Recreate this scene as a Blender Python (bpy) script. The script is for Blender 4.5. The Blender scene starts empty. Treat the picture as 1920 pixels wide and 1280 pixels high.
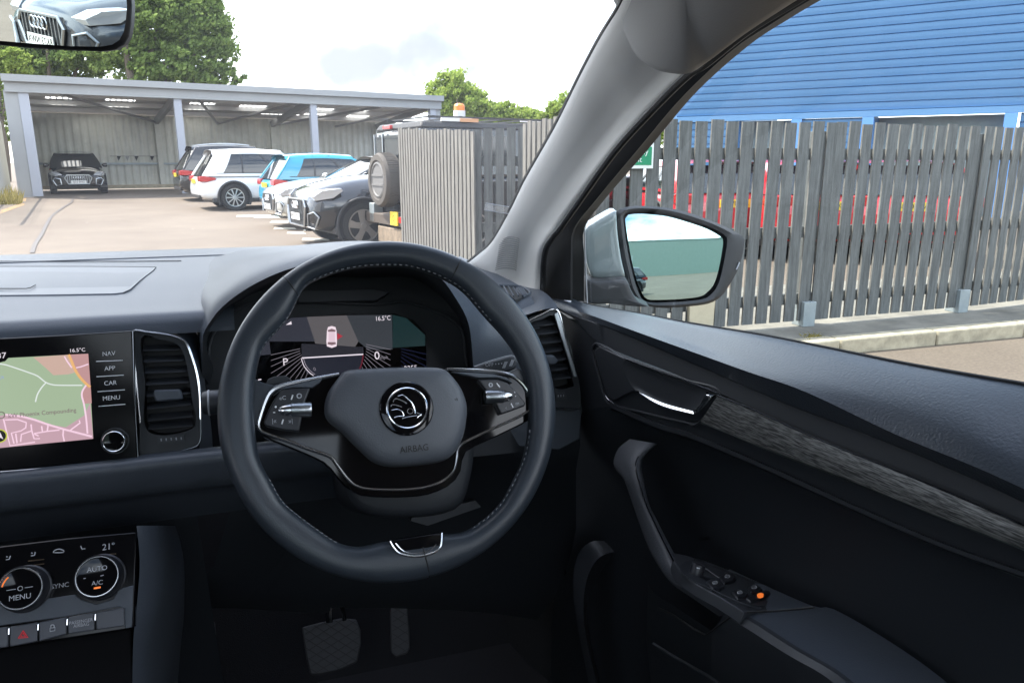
import bpy, math, random
from mathutils import Vector as V, Matrix
random.seed(7)
R = math.radians
SC = bpy.context.scene
# ---------------------------------------------------------------- camera
F, YAW, PIT, CZ = 1387.0, R(18), R(13.6), 1.38
cd = bpy.data.cameras.new('camera'); cam = bpy.data.objects.new('camera', cd)
SC.collection.objects.link(cam); SC.camera = cam
cd.sensor_width = 36; cd.lens = 36*F/1920; cd.clip_start = 0.02; cd.clip_end = 3000
cam.location = (0, 0, CZ); cam.rotation_euler = (R(90)-PIT, 0, -YAW)
FW = V((math.sin(YAW)*math.cos(PIT), math.cos(YAW)*math.cos(PIT), -math.sin(PIT)))
RT = V((math.cos(YAW), -math.sin(YAW), 0)); UP = RT.cross(FW); CC = V((0, 0, CZ))
# ---------------------------------------------------------------- sky, sun, exposure
EXPO = 1.8
SUN_B, SUN_E = R(-62), R(57)          # bearing from the car's forward axis (left), elevation
w = bpy.data.worlds.new('World'); SC.world = w; w.use_nodes = True
nt = w.node_tree; nt.nodes.clear()
def N(t, ty, **k):
    n = t.nodes.new(ty)
    for a, b in k.items(): setattr(n, a, b)
    return n
out = N(nt, 'ShaderNodeOutputWorld'); bg = N(nt, 'ShaderNodeBackground'); bg.inputs[1].default_value = 0.14
sky = N(nt, 'ShaderNodeTexSky', sky_type='NISHITA', sun_disc=False, sun_elevation=SUN_E, sun_rotation=SUN_B)
geo = N(nt, 'ShaderNodeTexCoord'); mp = N(nt, 'ShaderNodeMapping'); mp.inputs['Scale'].default_value = (1, 1, 3.2)
mp.inputs['Location'].default_value = (0.35, 0.1, 0.0)
nz = N(nt, 'ShaderNodeTexNoise'); nz.inputs['Scale'].default_value = 2.1; nz.inputs['Detail'].default_value = 7; nz.inputs['Roughness'].default_value = .55
cr = N(nt, 'ShaderNodeValToRGB'); cr.color_ramp.elements[0].position = .37; cr.color_ramp.elements[1].position = .52
sx_ = N(nt, 'ShaderNodeSeparateXYZ'); mr_ = N(nt, 'ShaderNodeMapRange'); mr_.inputs[1].default_value = .42; mr_.inputs[2].default_value = .75; mr_.inputs[3].default_value = 1; mr_.inputs[4].default_value = .25
mu_ = N(nt, 'ShaderNodeMath', operation='MULTIPLY')
nt.links.new(geo.outputs['Generated'], sx_.inputs[0]); nt.links.new(sx_.outputs[2], mr_.inputs[0]); nt.links.new(mr_.outputs[0], mu_.inputs[1])
mx = N(nt, 'ShaderNodeMixRGB'); mx.inputs[2].default_value = (9.4, 9.9, 10.6, 1)
nt.links.new(geo.outputs['Generated'], mp.inputs[0]); nt.links.new(mp.outputs[0], nz.inputs['Vector'])
nt.links.new(nz.outputs[0], cr.inputs[0]); nt.links.new(cr.outputs[0], mu_.inputs[0]); nt.links.new(mu_.outputs[0], mx.inputs[0])
# one bluish grey cloud above the shelter, in a fixed compass direction
pd = (FW + RT*((705-960)/F) - UP*((112-640)/F)).normalized()
sb = N(nt, 'ShaderNodeVectorMath', operation='SUBTRACT'); sb.inputs[1].default_value = pd
ms_ = N(nt, 'ShaderNodeVectorMath', operation='MULTIPLY'); ms_.inputs[1].default_value = (1, 1, 2.6)
ln_ = N(nt, 'ShaderNodeVectorMath', operation='LENGTH'); n2_ = N(nt, 'ShaderNodeTexNoise'); n2_.inputs['Scale'].default_value = 9; n2_.inputs['Detail'].default_value = 6
ad_ = N(nt, 'ShaderNodeMath', operation='MULTIPLY_ADD'); ad_.inputs[1].default_value = .30; 
m3_ = N(nt, 'ShaderNodeMapRange', interpolation_type='SMOOTHSTEP'); m3_.inputs[1].default_value = .21; m3_.inputs[2].default_value = .35; m3_.inputs[3].default_value = .965; m3_.inputs[4].default_value = 0
nt.links.new(geo.outputs['Generated'], sb.inputs[0]); nt.links.new(sb.outputs[0], ms_.inputs[0]); nt.links.new(ms_.outputs[0], ln_.inputs[0]); nt.links.new(geo.outputs['Generated'], n2_.inputs['Vector'])
nt.links.new(n2_.outputs[0], ad_.inputs[0]); nt.links.new(ln_.outputs['Value'], ad_.inputs[2]); nt.links.new(ad_.outputs[0], m3_.inputs[0])
mz_ = N(nt, 'ShaderNodeMixRGB'); mz_.inputs[2].default_value = (1.62, 1.74, 1.88, 1)
nt.links.new(m3_.outputs[0], mz_.inputs[0]); nt.links.new(mx.outputs[0], mz_.inputs[1])
nt.links.new(sky.outputs[0], mx.inputs[1]); nt.links.new(mz_.outputs[0], bg.inputs[0]); nt.links.new(bg.outputs[0], out.inputs[0])
sl = bpy.data.lights.new('sun', 'SUN'); sl.energy = 3.0; sl.angle = R(.53); sl.color = (1, .94, .86)
so = bpy.data.objects.new('sun', sl); SC.collection.objects.link(so)
sdir = V((math.sin(SUN_B)*math.cos(SUN_E), math.cos(SUN_B)*math.cos(SUN_E), math.sin(SUN_E)))
so.rotation_euler = sdir.to_track_quat('Z', 'Y').to_euler()
vs = SC.view_settings; vs.view_transform = 'Standard'; vs.look = 'None'; vs.gamma = 1; vs.exposure = EXPO
SC.cycles.use_denoising = True; SC.cycles.max_bounces = 9; SC.cycles.transparent_max_bounces = 24
SC.cycles.glossy_bounces = 6; SC.cycles.sample_clamp_indirect = 6; SC.cycles.caustics_reflective = False
# ---------------------------------------------------------------- projection helpers
def ray(x, y): return FW + RT*((x-960)/F) - UP*((y-640)/F)
def gz(y):
    P = ((-99, 0), (16, 0), (21, .04), (27, .16), (36, .28), (999, .28))
    for (a, b), (c, d) in zip(P, P[1:]):
        if y <= c: return b+(d-b)*(y-a)/(c-a)
    return .28
def G(x, y, dz=0):
    d = ray(x, y); z = 0
    for _ in range(30):
        p = CC + d*((z+dz-CZ)/d.z); z = gz(p.y)
    return p
def onY(x, y, Y): d = ray(x, y); return CC + d*(Y/d.y)
def onX(x, y, X): d = ray(x, y); return CC + d*(X/d.x)
def dep(x, y, t): return CC + ray(x, y)*t
def onpl(x, y, p, n): d = ray(x, y); return CC + d*((p-CC).dot(n)/d.dot(n))
class Frame:
    def __init__(s, o, n, up=V((0, 0, 1))):
        s.o = V(o); s.n = V(n).normalized(); s.u = up.cross(s.n).normalized(); s.v = s.n.cross(s.u)
    def px(s, x, y, off=0): return onpl(x, y, s.o+s.n*off, s.n)
    def at(s, u, v, off=0): return s.o+s.u*u+s.v*v+s.n*off
def cat(P, n, closed=False):
    P = [V(p) for p in P]; m = len(P); segs = m if closed else m-1
    def g(i): return P[i % m] if closed else P[max(0, min(m-1, i))]
    L = [(g(i+1)-g(i)).length for i in range(segs)]; T = sum(L) or 1; o = []
    cnt = n if closed else n-1
    for k in range(n):
        t = T*k/cnt; i = 0
        while i < segs-1 and t > L[i]: t -= L[i]; i += 1
        f = min(1, t/L[i]) if L[i] else 0
        a, b, c, d = g(i-1), g(i), g(i+1), g(i+2)
        o.append(.5*((2*b)+(c-a)*f+(2*a-5*b+4*c-d)*f*f+(3*b-a-3*c+d)*f**3))
    return o
def cat2(P, n, closed=False): return [(p.x, p.y) for p in cat([V((a, b, 0)) for a, b in P], n, closed)]
# ---------------------------------------------------------------- materials
MATS = {}
def mat(name, col, rough=.6, metal=0, bump=0, bs=60, coat=0, var=0, vs=4, emit=0, spec=.5, det=3, vst=None):
    if name in MATS: return MATS[name]
    m = bpy.data.materials.new(name); m.use_nodes = True; t = m.node_tree; b = t.nodes['Principled BSDF']
    b.inputs['Base Color'].default_value = (*col, 1); b.inputs['Roughness'].default_value = rough
    b.inputs['Metallic'].default_value = metal; b.inputs['Coat Weight'].default_value = coat
    b.inputs['Coat Roughness'].default_value = .04
    b.inputs['Specular IOR Level'].default_value = spec
    tc = N(t, 'ShaderNodeTexCoord')
    if var:
        z = N(t, 'ShaderNodeTexNoise'); z.inputs['Scale'].default_value = vs; z.inputs['Detail'].default_value = 6; z.inputs['Roughness'].default_value = .65
        if vst:
            mq = N(t, 'ShaderNodeMapping'); mq.inputs['Scale'].default_value = vst; t.links.new(tc.outputs['Object'], mq.inputs[0]); t.links.new(mq.outputs[0], z.inputs['Vector'])
        else: t.links.new(tc.outputs['Object'], z.inputs['Vector'])
        mr = N(t, 'ShaderNodeMapRange'); mr.inputs[1].default_value = .3; mr.inputs[2].default_value = .7
        mr.inputs[3].default_value = 1-var; mr.inputs[4].default_value = 1+var
        t.links.new(z.outputs[0], mr.inputs[0])
        h = N(t, 'ShaderNodeVectorMath', operation='SCALE'); h.inputs[0].default_value = col
        t.links.new(mr.outputs[0], h.inputs['Scale']); t.links.new(h.outputs[0], b.inputs['Base Color'])
    if bump:
        z = N(t, 'ShaderNodeTexNoise'); z.inputs['Scale'].default_value = bs; z.inputs['Detail'].default_value = det
        t.links.new(tc.outputs['Object'], z.inputs['Vector'])
        bp = N(t, 'ShaderNodeBump'); bp.inputs['Strength'].default_value = bump; bp.inputs['Distance'].default_value = .3/bs
        t.links.new(z.outputs[0], bp.inputs['Height']); t.links.new(bp.outputs[0], b.inputs['Normal'])
    if emit:
        b.inputs['Emission Color'].default_value = (*col, 1); b.inputs['Emission Strength'].default_value = emit
    MATS[name] = m; return m
def lin(r, g, b): return tuple(((c/255+.055)/1.055)**2.4 if c > 10 else c/255/12.92 for c in (r, g, b))
def screen(name, r, g, b, k=1.0):
    m = mat(name, tuple(c for c in lin(r, g, b)), .25, emit=k/2**EXPO)
    m.node_tree.nodes['Principled BSDF'].inputs['Base Color'].default_value = (0, 0, 0, 1)
    return m
from mathutils.bvhtree import BVHTree
def onmesh(o, lift=.001):
    me = o.data; tr = BVHTree.FromPolygons([v.co[:] for v in me.vertices], [p.vertices[:] for p in me.polygons])
    def f(x, y, k=lift):
        d = ray(x, y).normalized(); h = tr.ray_cast(CC, d)
        return (h[0]-d*k) if h[0] else None
    return f
handm = mat('grab_leatherette', (.05, .054, .062), .52, bump=.6, bs=500)
dash = mat('dash_plastic', (.064, .075, .093), .42, bump=.5, bs=600)
dashp = mat('dash_panel_plastic', (.082, .094, .114), .40, bump=.25, bs=900)
soft = mat('soft_black_plastic', (.030, .033, .039), .5, bump=.25, bs=800)
softd = mat('dark_trim_plastic', (.020, .023, .028), .55, bump=.2, bs=800)
padm = mat('door_pad_leatherette', (.040, .048, .060), .31, bump=.5, bs=420)
leather = mat('wheel_leather', (.034, .042, .053), .34, bump=.45, bs=700)
leather2 = mat('grip_leather', (.045, .050, .055), .5, bump=.35, bs=700)
airb = mat('airbag_plastic', (.085, .093, .108), .45, bump=.5, bs=650)
panelb = mat('screen_black', (.004, .004, .005), .12, spec=.25)
glossb = mat('gloss_black', (.004, .004, .005), .05, spec=.35)
chrome = mat('chrome', (.82, .83, .85), .2, 1)
satin = mat('satin_silver', (.5, .53, .56), .3, 1, bump=.4, bs=500)
darkchrome = mat('dark_chrome', (.22, .23, .25), .2, 1)
rubber = mat('black_rubber', (.012, .012, .013), .55)
cloth = mat('pillar_cloth', (.72, .70, .655), .85, bump=.5, bs=900)
liner = mat('roof_lining', (.40, .39, .375), .95, bump=.6, bs=700)
carpet = mat('carpet', (.012, .012, .014), 1, bump=1, bs=500)
pedalm = mat('pedal_rubber', (.04, .04, .042), .6, bump=.3, bs=400)
stitch = mat('grey_thread', (.22, .23, .25), .7)
btn = mat('button_plastic', (.08, .085, .10), .42)
btn2 = mat('spoke_button_plastic', (.020, .021, .026), .35)
whitep = mat('printed_white', (.85, .85, .87), .5)
silverp = mat('printed_grey', (.42, .43, .46), .5)
greypaint = mat('own_grey_paint', (.20, .235, .235), .3, coat=1)
redp = mat('printed_red', lin(215, 60, 70), .4, emit=.3/2**EXPO)
orangep = mat('lit_orange', lin(235, 120, 50), .4, emit=.8/2**EXPO)
# brushed decor strip
def decor():
    m = bpy.data.materials.new('brushed_decor'); m.use_nodes = True; t = m.node_tree; b = t.nodes['Principled BSDF']
    tc = N(t, 'ShaderNodeTexCoord'); mp = N(t, 'ShaderNodeMapping'); mp.inputs['Rotation'].default_value = (R(-20), 0, 0); mp.inputs['Scale'].default_value = (90, 70, 900)
    z = N(t, 'ShaderNodeTexNoise'); z.inputs['Scale'].default_value = 1; z.inputs['Detail'].default_value = 4; z.inputs['Roughness'].default_value = .6; z.inputs['Distortion'].default_value = .25
    r = N(t, 'ShaderNodeValToRGB'); r.color_ramp.elements[0].position = .4; r.color_ramp.elements[1].position = .62
    r.color_ramp.elements[0].color = (.045, .046, .046, 1); r.color_ramp.elements[1].color = (.25, .25, .24, 1)
    t.links.new(tc.outputs['Object'], mp.inputs[0]); t.links.new(mp.outputs[0], z.inputs['Vector']); t.links.new(z.outputs[0], r.inputs[0])
    t.links.new(r.outputs[0], b.inputs['Base Color']); b.inputs['Roughness'].default_value = .35; b.inputs['Metallic'].default_value = .35
    return m
decorm = decor()
def glassm(name, tint=(1, 1, 1), gloss=.04, haze=0):
    m = bpy.data.materials.new(name); m.use_nodes = True; t = m.node_tree; t.nodes.clear()
    o = N(t, 'ShaderNodeOutputMaterial'); tr = N(t, 'ShaderNodeBsdfTransparent'); tr.inputs[0].default_value = (*tint, 1)
    gl = N(t, 'ShaderNodeBsdfGlossy'); gl.inputs['Roughness'].default_value = .02
    mx = N(t, 'ShaderNodeMixShader'); fr = N(t, 'ShaderNodeFresnel'); fr.inputs[0].default_value = 1.3
    ma = N(t, 'ShaderNodeMath', operation='MULTIPLY'); ma.inputs[1].default_value = gloss/.04
    t.links.new(fr.outputs[0], ma.inputs[0]); t.links.new(ma.outputs[0], mx.inputs[0])
    last = tr
    if haze:
        df = N(t, 'ShaderNodeBsdfTranslucent'); df.inputs[0].default_value = (.9, .88, .84, 1)
        z = N(t, 'ShaderNodeTexNoise'); z.inputs['Scale'].default_value = 3; z.inputs['Detail'].default_value = 5
        tc = N(t, 'ShaderNodeTexCoord'); t.links.new(tc.outputs['Object'], z.inputs['Vector'])
        m2 = N(t, 'ShaderNodeMath', operation='MULTIPLY'); m2.inputs[1].default_value = haze*2
        t.links.new(z.outputs[0], m2.inputs[0])
        mh = N(t, 'ShaderNodeMixShader'); t.links.new(m2.outputs[0], mh.inputs[0]); t.links.new(tr.outputs[0], mh.inputs[1]); t.links.new(df.outputs[0], mh.inputs[2]); last = mh
    t.links.new(last.outputs[0], mx.inputs[1]); t.links.new(gl.outputs[0], mx.inputs[2]); t.links.new(mx.outputs[0], o.inputs[0])
    return m
wsglass = glassm('windscreen_glass', (.97, .98, .97), .03, .034)
sideglass = glassm('side_glass', (.88, .93, .92), .05)
carglass = mat('tinted_car_glass', (.02, .024, .028), .05, coat=.5)
tyrem = mat('tyre', (.022, .022, .022), .8, bump=.3, bs=60)
alloy = mat('alloy', (.55, .55, .56), .3, 1)
alloyg = mat('grey_alloy', (.30, .28, .26), .4, .6)
cladb = mat('cladding_black', (.03, .03, .032), .55)
mirrorm = mat('mirror_silver', (.80, .86, .86), .0, 1)
mirrorg = mat('mirror_silver_green', (.42, .57, .575), .0, 1)
# ---------------------------------------------------------------- mesh helpers
class MB:
    def __init__(s): s.v = []; s.f = []; s.m = []; s.ms = []
    def mi(s, m):
        if m not in s.ms: s.ms.append(m)
        return s.ms.index(m)
    def add(s, vs, fs, m):
        b = len(s.v); k = s.mi(m); s.v += [V(p) for p in vs]
        for f in fs: s.f.append(tuple(i+b for i in f)); s.m.append(k)
        return s
    def box(s, c, d, m, rot=None, ax=None):
        c = V(c); X, Y, Z = ax if ax else (V((1, 0, 0)), V((0, 1, 0)), V((0, 0, 1)))
        if rot: q = Matrix.Rotation(rot, 3, 'Z'); X, Y = q@X, q@Y
        vs = [c+X*(i*d[0]/2)+Y*(j*d[1]/2)+Z*(k*d[2]/2) for i in (-1, 1) for j in (-1, 1) for k in (-1, 1)]
        return s.add(vs, [(0, 1, 3, 2), (4, 6, 7, 5), (0, 4, 5, 1), (2, 3, 7, 6), (0, 2, 6, 4), (1, 5, 7, 3)], m)
    def bar(s, a, b, wd, ht, m, up=V((0, 0, 1))):
        a, b = V(a), V(b); X = (b-a); L = X.length; X = X.normalized(); Y = up.cross(X).normalized(); Z = X.cross(Y)
        return s.box((a+b)/2, (L, wd, ht), m, ax=(X, Y, Z))
    def tube(s, P, r, m, n=10, closed=False, flat=1.0, fn=None):
        P = [V(p) for p in P]; c = len(P); rs = r if isinstance(r, (list, tuple)) else [r]*c; vs = []; prev = None
        for i in range(c):
            a = P[(i-1) % c] if closed else P[max(0, i-1)]; b = P[(i+1) % c] if closed else P[min(c-1, i+1)]
            t = (b-a).normalized()
            if fn is not None: e1 = (fn-t*fn.dot(t)).normalized()
            else:
                e1 = prev if prev else (V((0, 0, 1)) if abs(t.z) < .9 else V((1, 0, 0)))
                e1 = (e1-t*e1.dot(t)).normalized()
            prev = e1; e2 = t.cross(e1)
            for k in range(n):
                an = 2*math.pi*k/n; vs.append(P[i]+(e1*math.cos(an)*flat+e2*math.sin(an))*rs[i])
        fs = [(i*n+k, i*n+(k+1) % n, ((i+1) % c)*n+(k+1) % n, ((i+1) % c)*n+k) for i in range(c if closed else c-1) for k in range(n)]
        if not closed: fs += [tuple(range(n))[::-1], tuple((c-1)*n+k for k in range(n))]
        return s.add(vs, fs, m)
    def prism(s, P, d, m):
        P = [V(p) for p in P]; d = V(d); n = len(P)
        return s.add(P+[p+d for p in P], [tuple(range(n)), tuple(range(2*n-1, n-1, -1))]+[(i, i+n, (i+1) % n+n, (i+1) % n) for i in range(n)], m)
    def fp(s, fr, pts, off, depth, m, n=0, closed=True):
        if n: pts = cat2(pts, n, True)
        return s.prism([fr.px(x, y, off) for x, y in pts], -fr.n*depth, m)
    def grid(s, rows, m, closed=False):
        nc = len(rows[0]); vs = [p for r_ in rows for p in r_]
        fs = [(i*nc+j, i*nc+(j+1) % nc, (i+1)*nc+(j+1) % nc, (i+1)*nc+j) for i in range(len(rows)-1) for j in range(nc if closed else nc-1)]
        return s.add(vs, fs, m)
    def dome(s, fr, pts, off, h, m, n=48, prof=None, skirt=.01):
        o = [fr.px(x, y, off) for x, y in (cat2(pts, n, True) if n else pts)]; n = len(o)
        c = sum(o, V((0, 0, 0)))/n
        rings = [[p-fr.n*skirt for p in o]]
        for sc, hh in (prof or ((1, 0), (.985, .35), (.95, .62), (.88, .8), (.7, .93), (.4, .99))):
            rings.append([c+(p-c)*sc+fr.n*h*hh for p in o])
        b = len(s.v); s.grid(rings, m, True); k = len(rings)-1
        return s.add([c+fr.n*h]+rings[-1], [(0, 1+i, 1+(i+1) % n) for i in range(n)], m)
    def lathe(s, c, ax, prof, m, n=28, up=None):
        ax = V(ax).normalized(); e1 = (up or (V((0, 0, 1)) if abs(ax.z) < .9 else V((1, 0, 0)))); e1 = (e1-ax*e1.dot(ax)).normalized(); e2 = ax.cross(e1); c = V(c)
        rings = [[c+ax*h+(e1*math.cos(2*math.pi*k/n)+e2*math.sin(2*math.pi*k/n))*r for k in range(n)] for r, h in prof]
        return s.grid(rings, m, True)
    def text(s, txt, o, X, Y, size, m, align='CENTER', ex=.0002, squash=1):
        me = textmesh(txt, align); X = V(X).normalized(); Y = V(Y).normalized(); Z = X.cross(Y); o = V(o)
        vs = [o+X*v[0]*size*squash+Y*v[1]*size+Z*(ex if v[2] > 0 else 0) for v in me[0]]
        return s.add(vs, me[1], m)
    def build(s, name, parent=None, bev=0, seg=2, smooth=True, sub=0, world=True, ang=35):
        me = bpy.data.meshes.new(name); off = V((0, 0, 0))
        if world and parent is None and s.v:
            xs = [p.x for p in s.v]; ys = [p.y for p in s.v]; zs = [p.z for p in s.v]
            off = V(((min(xs)+max(xs))/2, (min(ys)+max(ys))/2, min(zs)))
        me.from_pydata([tuple(p-off) for p in s.v], [], s.f)
        for m in s.ms: me.materials.append(m)
        me.polygons.foreach_set('material_index', s.m)
        me.update()
        o = bpy.data.objects.new(name, me); SC.collection.objects.link(o); o.location = off
        if smooth:
            me.polygons.foreach_set('use_smooth', [True]*len(me.polygons))
            try: me.set_sharp_from_angle(angle=R(ang))
            except Exception: pass
        if parent:
            o.parent = parent
            if world and parent.parent is None: o.matrix_parent_inverse = Matrix.Translation(-parent.location)
        if bev:
            b = o.modifiers.new('b', 'BEVEL'); b.width = bev; b.segments = seg; b.limit_method = 'ANGLE'; b.angle_limit = R(40); b.harden_normals = False
        if sub:
            b = o.modifiers.new('s', 'SUBSURF'); b.levels = sub; b.render_levels = sub
        return o
TM = {}
def textmesh(txt, align):
    k = (txt, align)
    if k in TM: return TM[k]
    c = bpy.data.curves.new('t', 'FONT'); c.body = txt; c.align_x = align; c.align_y = 'CENTER'; c.extrude = .05; c.resolution_u = 3
    o = bpy.data.objects.new('t', c); SC.collection.objects.link(o)
    bpy.context.view_layer.update()
    me = bpy.data.meshes.new_from_object(o.evaluated_get(bpy.context.evaluated_depsgraph_get()))
    r = ([(v.co.x, v.co.y, v.co.z) for v in me.vertices], [tuple(p.vertices) for p in me.polygons])
    bpy.data.objects.remove(o); bpy.data.curves.remove(c); bpy.data.meshes.remove(me)
    TM[k] = r; return r
def tag(o, label=None, cat_=None, group=None, kind=None):
    if label: o['label'] = label
    if cat_: o['category'] = cat_
    if group: o['group'] = group
    if kind: o['kind'] = kind
    return o
def thing(name, loc, label, cat_, group=None, rz=0):
    o = bpy.data.objects.new(name, None); SC.collection.objects.link(o); o.location = loc; o.rotation_euler = (0, 0, rz)
    o.empty_display_size = .3
    return tag(o, label, cat_, group)
# ================================================================ OWN CAR
CAR = thing('parked_car', (-.22, 0, 0), 'grey right-hand-drive car we sit in, its black dashboard, steering wheel and part-open driver door', 'car')
# ---- steering wheel
WF = Frame(dep(723, 773, .80), (0, -math.cos(R(24)), math.sin(R(24))))
wc = WF.px(723, 773)
INN = [(723,499),(770,502),(828,522),(868,547),(905,590),(940,628),(963,660),(982,700),(990,740),(991,785),(989,816),(979,863),(947,929),(922,960),(894,982),(869,997),(837,1000),(780,1006),(730,1013),(703,1017),(675,1025),(650,1021),(625,1012),(575,977),(531,940),(505,895),(487,860),(480,816),(477,770),(477,730),(481,700),(492,655),(512,630),(540,598),(570,539),(600,522),(640,508),(680,501)]
IN3 = cat([WF.px(x, y) for x, y in INN], 400, True)
def rad(a):                         # inner radius of the rim at angle a (clockwise from top, in wheel plane)
    best = None
    for p in IN3:
        q = p-wc; b = math.atan2(q.dot(WF.u), q.dot(WF.v)); d = abs((b-a+math.pi) % (2*math.pi)-math.pi)
        if best is None or d < best[0]: best = (d, q.length)
    return best[1]
rows = []; NB = 160
ri = [rad(2*math.pi*k/NB) for k in range(NB)]
ri = [(ri[k-1]+2*ri[k]+ri[(k+1) % NB])/4 for k in range(NB)]
ro = []
for k in range(NB):
    a = 2*math.pi*k/NB; p = WF.px(723+319*math.sin(a), 773.5-322*math.cos(a)); q = p-wc
    ro.append((math.atan2(q.dot(WF.u), q.dot(WF.v)) % (2*math.pi), q.length))
ro.sort()
def rout(a):
    a %= 2*math.pi; pr = (ro[-1][0]-2*math.pi, ro[-1][1])
    for x in ro+[(ro[0][0]+2*math.pi, ro[0][1])]:
        if x[0] >= a: return pr[1]+(x[1]-pr[1])*(a-pr[0])/max(1e-9, x[0]-pr[0])
        pr = x
rimc = []
for k in range(NB):
    a = 2*math.pi*k/NB; rd = WF.u*math.sin(a)+WF.v*math.cos(a); o_ = rout(a)-.0015; i_ = ri[k]
    c = (o_+i_)/2; h = (o_-i_)/2; dp = .0155
    rimc.append((wc+rd*c, rd, h, dp))
    rows.append([wc+rd*(c+h*math.copysign(abs(math.cos(t))**.85, math.cos(t)))+WF.n*(dp*math.copysign(abs(math.sin(t))**.8, math.sin(t))) for t in [2*math.pi*j/20 for j in range(20)]])
SW = MB()
vs_ = [p for r_ in rows for p in r_]; SW.add(vs_, [(i*20+j, i*20+(j+1) % 20, ((i+1) % NB)*20+(j+1) % 20, ((i+1) % NB)*20+j) for i in range(NB) for j in range(20)], leather)
wheel = SW.build('steering_wheel', CAR, sub=1, ang=180)
b = MB()
def seam(a):
    k = int(round(a/(2*math.pi)*NB)) % NB; c, rd, h, dp = rimc[k]
    b.tube([c+rd*(h*1.01*math.cos(t))+WF.n*(dp*1.03*math.sin(t)) for t in [2*math.pi*j/28 for j in range(28)]], .0007, rubber, 6, True)
for a in (R(-30.5), R(32), R(172)):
    b = MB(); seam(a); b.build('leather_seam', wheel)
b = MB()
for k in range(0, NB*2):
    a = math.pi*k/NB
    if k % 2: continue
    c, rd, h, dp = rimc[(k//2) % NB]
    if 55 < math.degrees(a) < 102 or 150 < math.degrees(a) < 205 or 246 < math.degrees(a) < 300: continue
    rd = WF.u*math.sin(a)+WF.v*math.cos(a); cc = wc+rd*((rimc[(k//2) % NB][0]-wc).length)
    t = wc-cc; tg = rd.cross(WF.n)
    p = cc-rd*(h*.93)+WF.n*.0052
    b.tube([p-tg*.0016-rd*.0008, p+tg*.0016+rd*.0008-rd*.0012], .0006, stitch, 5)
b.build('stitching', wheel)
# spokes / hub plate
CH = [(636,701),(600,708),(560,716),(528,724),(510,733),(500,748),(490,776),(485,796),(489,806),(502,813),(540,826),(580,841),(606,850),(622,857),(633,872),(648,892),(662,906),(680,914),(710,917),(760,917),(800,912),(832,899),(850,882),(856,862),(859,842),(870,829),(900,814),(940,796),(975,780),(994,768),(999,757),(993,738),(976,715),(955,702),(925,697),(880,694),(838,692)]
CHs = cat2(CH, 150)
b = MB(); b.prism([WF.px(x, y, -.004) for x, y in cat2(CH, 60)], -WF.n*.022, glossb)
LO = [(484,800),(497,820),(540,838),(600,864),(620,880),(640,905),(662,922),(690,931),(760,932),(806,926),(842,910),(862,888),(868,860),(880,842),(940,814),(996,784),(1000,760),(980,740),(760,700),(520,740)]
b.prism([WF.px(x, y, -.009) for x, y in cat2(LO, 60, True)], -WF.n*.018, glossb)
b.build('spoke', wheel, bev=.0015)
b = MB()
TL = [(455,740),(476,690),(505,722),(540,718),(560,715),(528,724),(508,735),(497,752),(488,780),(484,800),(470,800)]
for P in ([(470,705),(490,716),(512,722),(560,712),(636,700),(636,705),(528,728),(505,745),(486,795),(478,800),(470,770)],
          [(838,690),(925,693),(955,697),(970,690),(990,700),(1000,740),(1002,765),(996,760),(976,718),(955,705),(925,700),(838,695)]):
    b = MB(); b.prism([WF.px(x, y, -.003) for x, y in P], -WF.n*.02, leather); b.build('spoke_cover', wheel, bev=.002)
b = MB(); nn = len(CHs)
rr = [.0016+.0016*max(0, 1-abs(i/nn-.12)*9)+.0007*max(0, 1-abs(i/nn-.9)*9) for i in range(nn)]
b.tube([WF.px(x, y, -.0025) for x, y in CHs], rr, chrome, 8)
b.build('chrome_trim', wheel)
HUB = [(636,706),(650,695),(700,691),(780,689),(828,692),(848,708),(864,730),(874,760),(873,790),(866,822),(850,850),(830,864),(795,871),(735,875),(700,866),(672,842),(640,810),(616,790),(608,770),(614,738)]
b = MB(); b.dome(WF, HUB, .0, .020, airb, 80, ((1, 0), (.992, .25), (.975, .48), (.94, .68), (.86, .84), (.7, .93), (.4, .99)), .014)
hub = b.build('airbag_cover', wheel, ang=180)
ht = .0205
b = MB()
ex, ey = WF.u, WF.v
lc = WF.px(762.5, 765.5, ht)
b.lathe(lc, WF.n, ((.0001, .0026), (.024, .0026), (.0275, .0021), (.0288, .0006), (.0290, -.004)), glossb, 48)
b.lathe(lc+WF.n*.0024, WF.n, ((.0225, 0), (.0222, .0018), (.0212, .0026), (.0202, .0018), (.0198, 0)), chrome, 56)
b.build('badge', wheel)
b = MB()
def lg(P, r=.0006, closed=False, n=0):
    P = [(690+x/8-762.5-2.0, 700+y/8-765.5+1) for x, y in P]
    P = [(x*.96, y) for x, y in P]
    Q = [lc+ex*(x*.00056)-ey*(y*.00056)+WF.n*.0032 for x, y in P]
    b.tube(cat(Q, n or len(P)*4, closed), r, chrome, 6, closed)
lg([(470,325),(550,315),(620,380),(680,450),(710,540),(712,610)], .00075)
lg([(640+46*math.cos(t), 565+40*math.sin(t)) for t in [k*math.pi/6 for k in range(12)]], .0005, True)
lg([(500,670),(560,655),(740,645)]); lg([(735,600),(760,612),(805,635),(765,655),(740,675)], .0006)
lg([(385,400),(430,355),(540,400),(600,445)], .0007); lg([(350,470),(360,445),(420,450),(515,490)], .0007)
lg([(350,525),(440,520),(510,560),(535,625)], .0005); lg([(380,640),(440,628),(530,635)], .0006)
b.build('winged_arrow_emblem', wheel)
b = MB(); b.text('AIRBAG', WF.px(777, 841, .0192), WF.u, WF.v, .0098, rubber, squash=.9)
b.text('\u25aa', WF.px(657, 762, .0180), WF.u, WF.v, .006, rubber)
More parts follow.
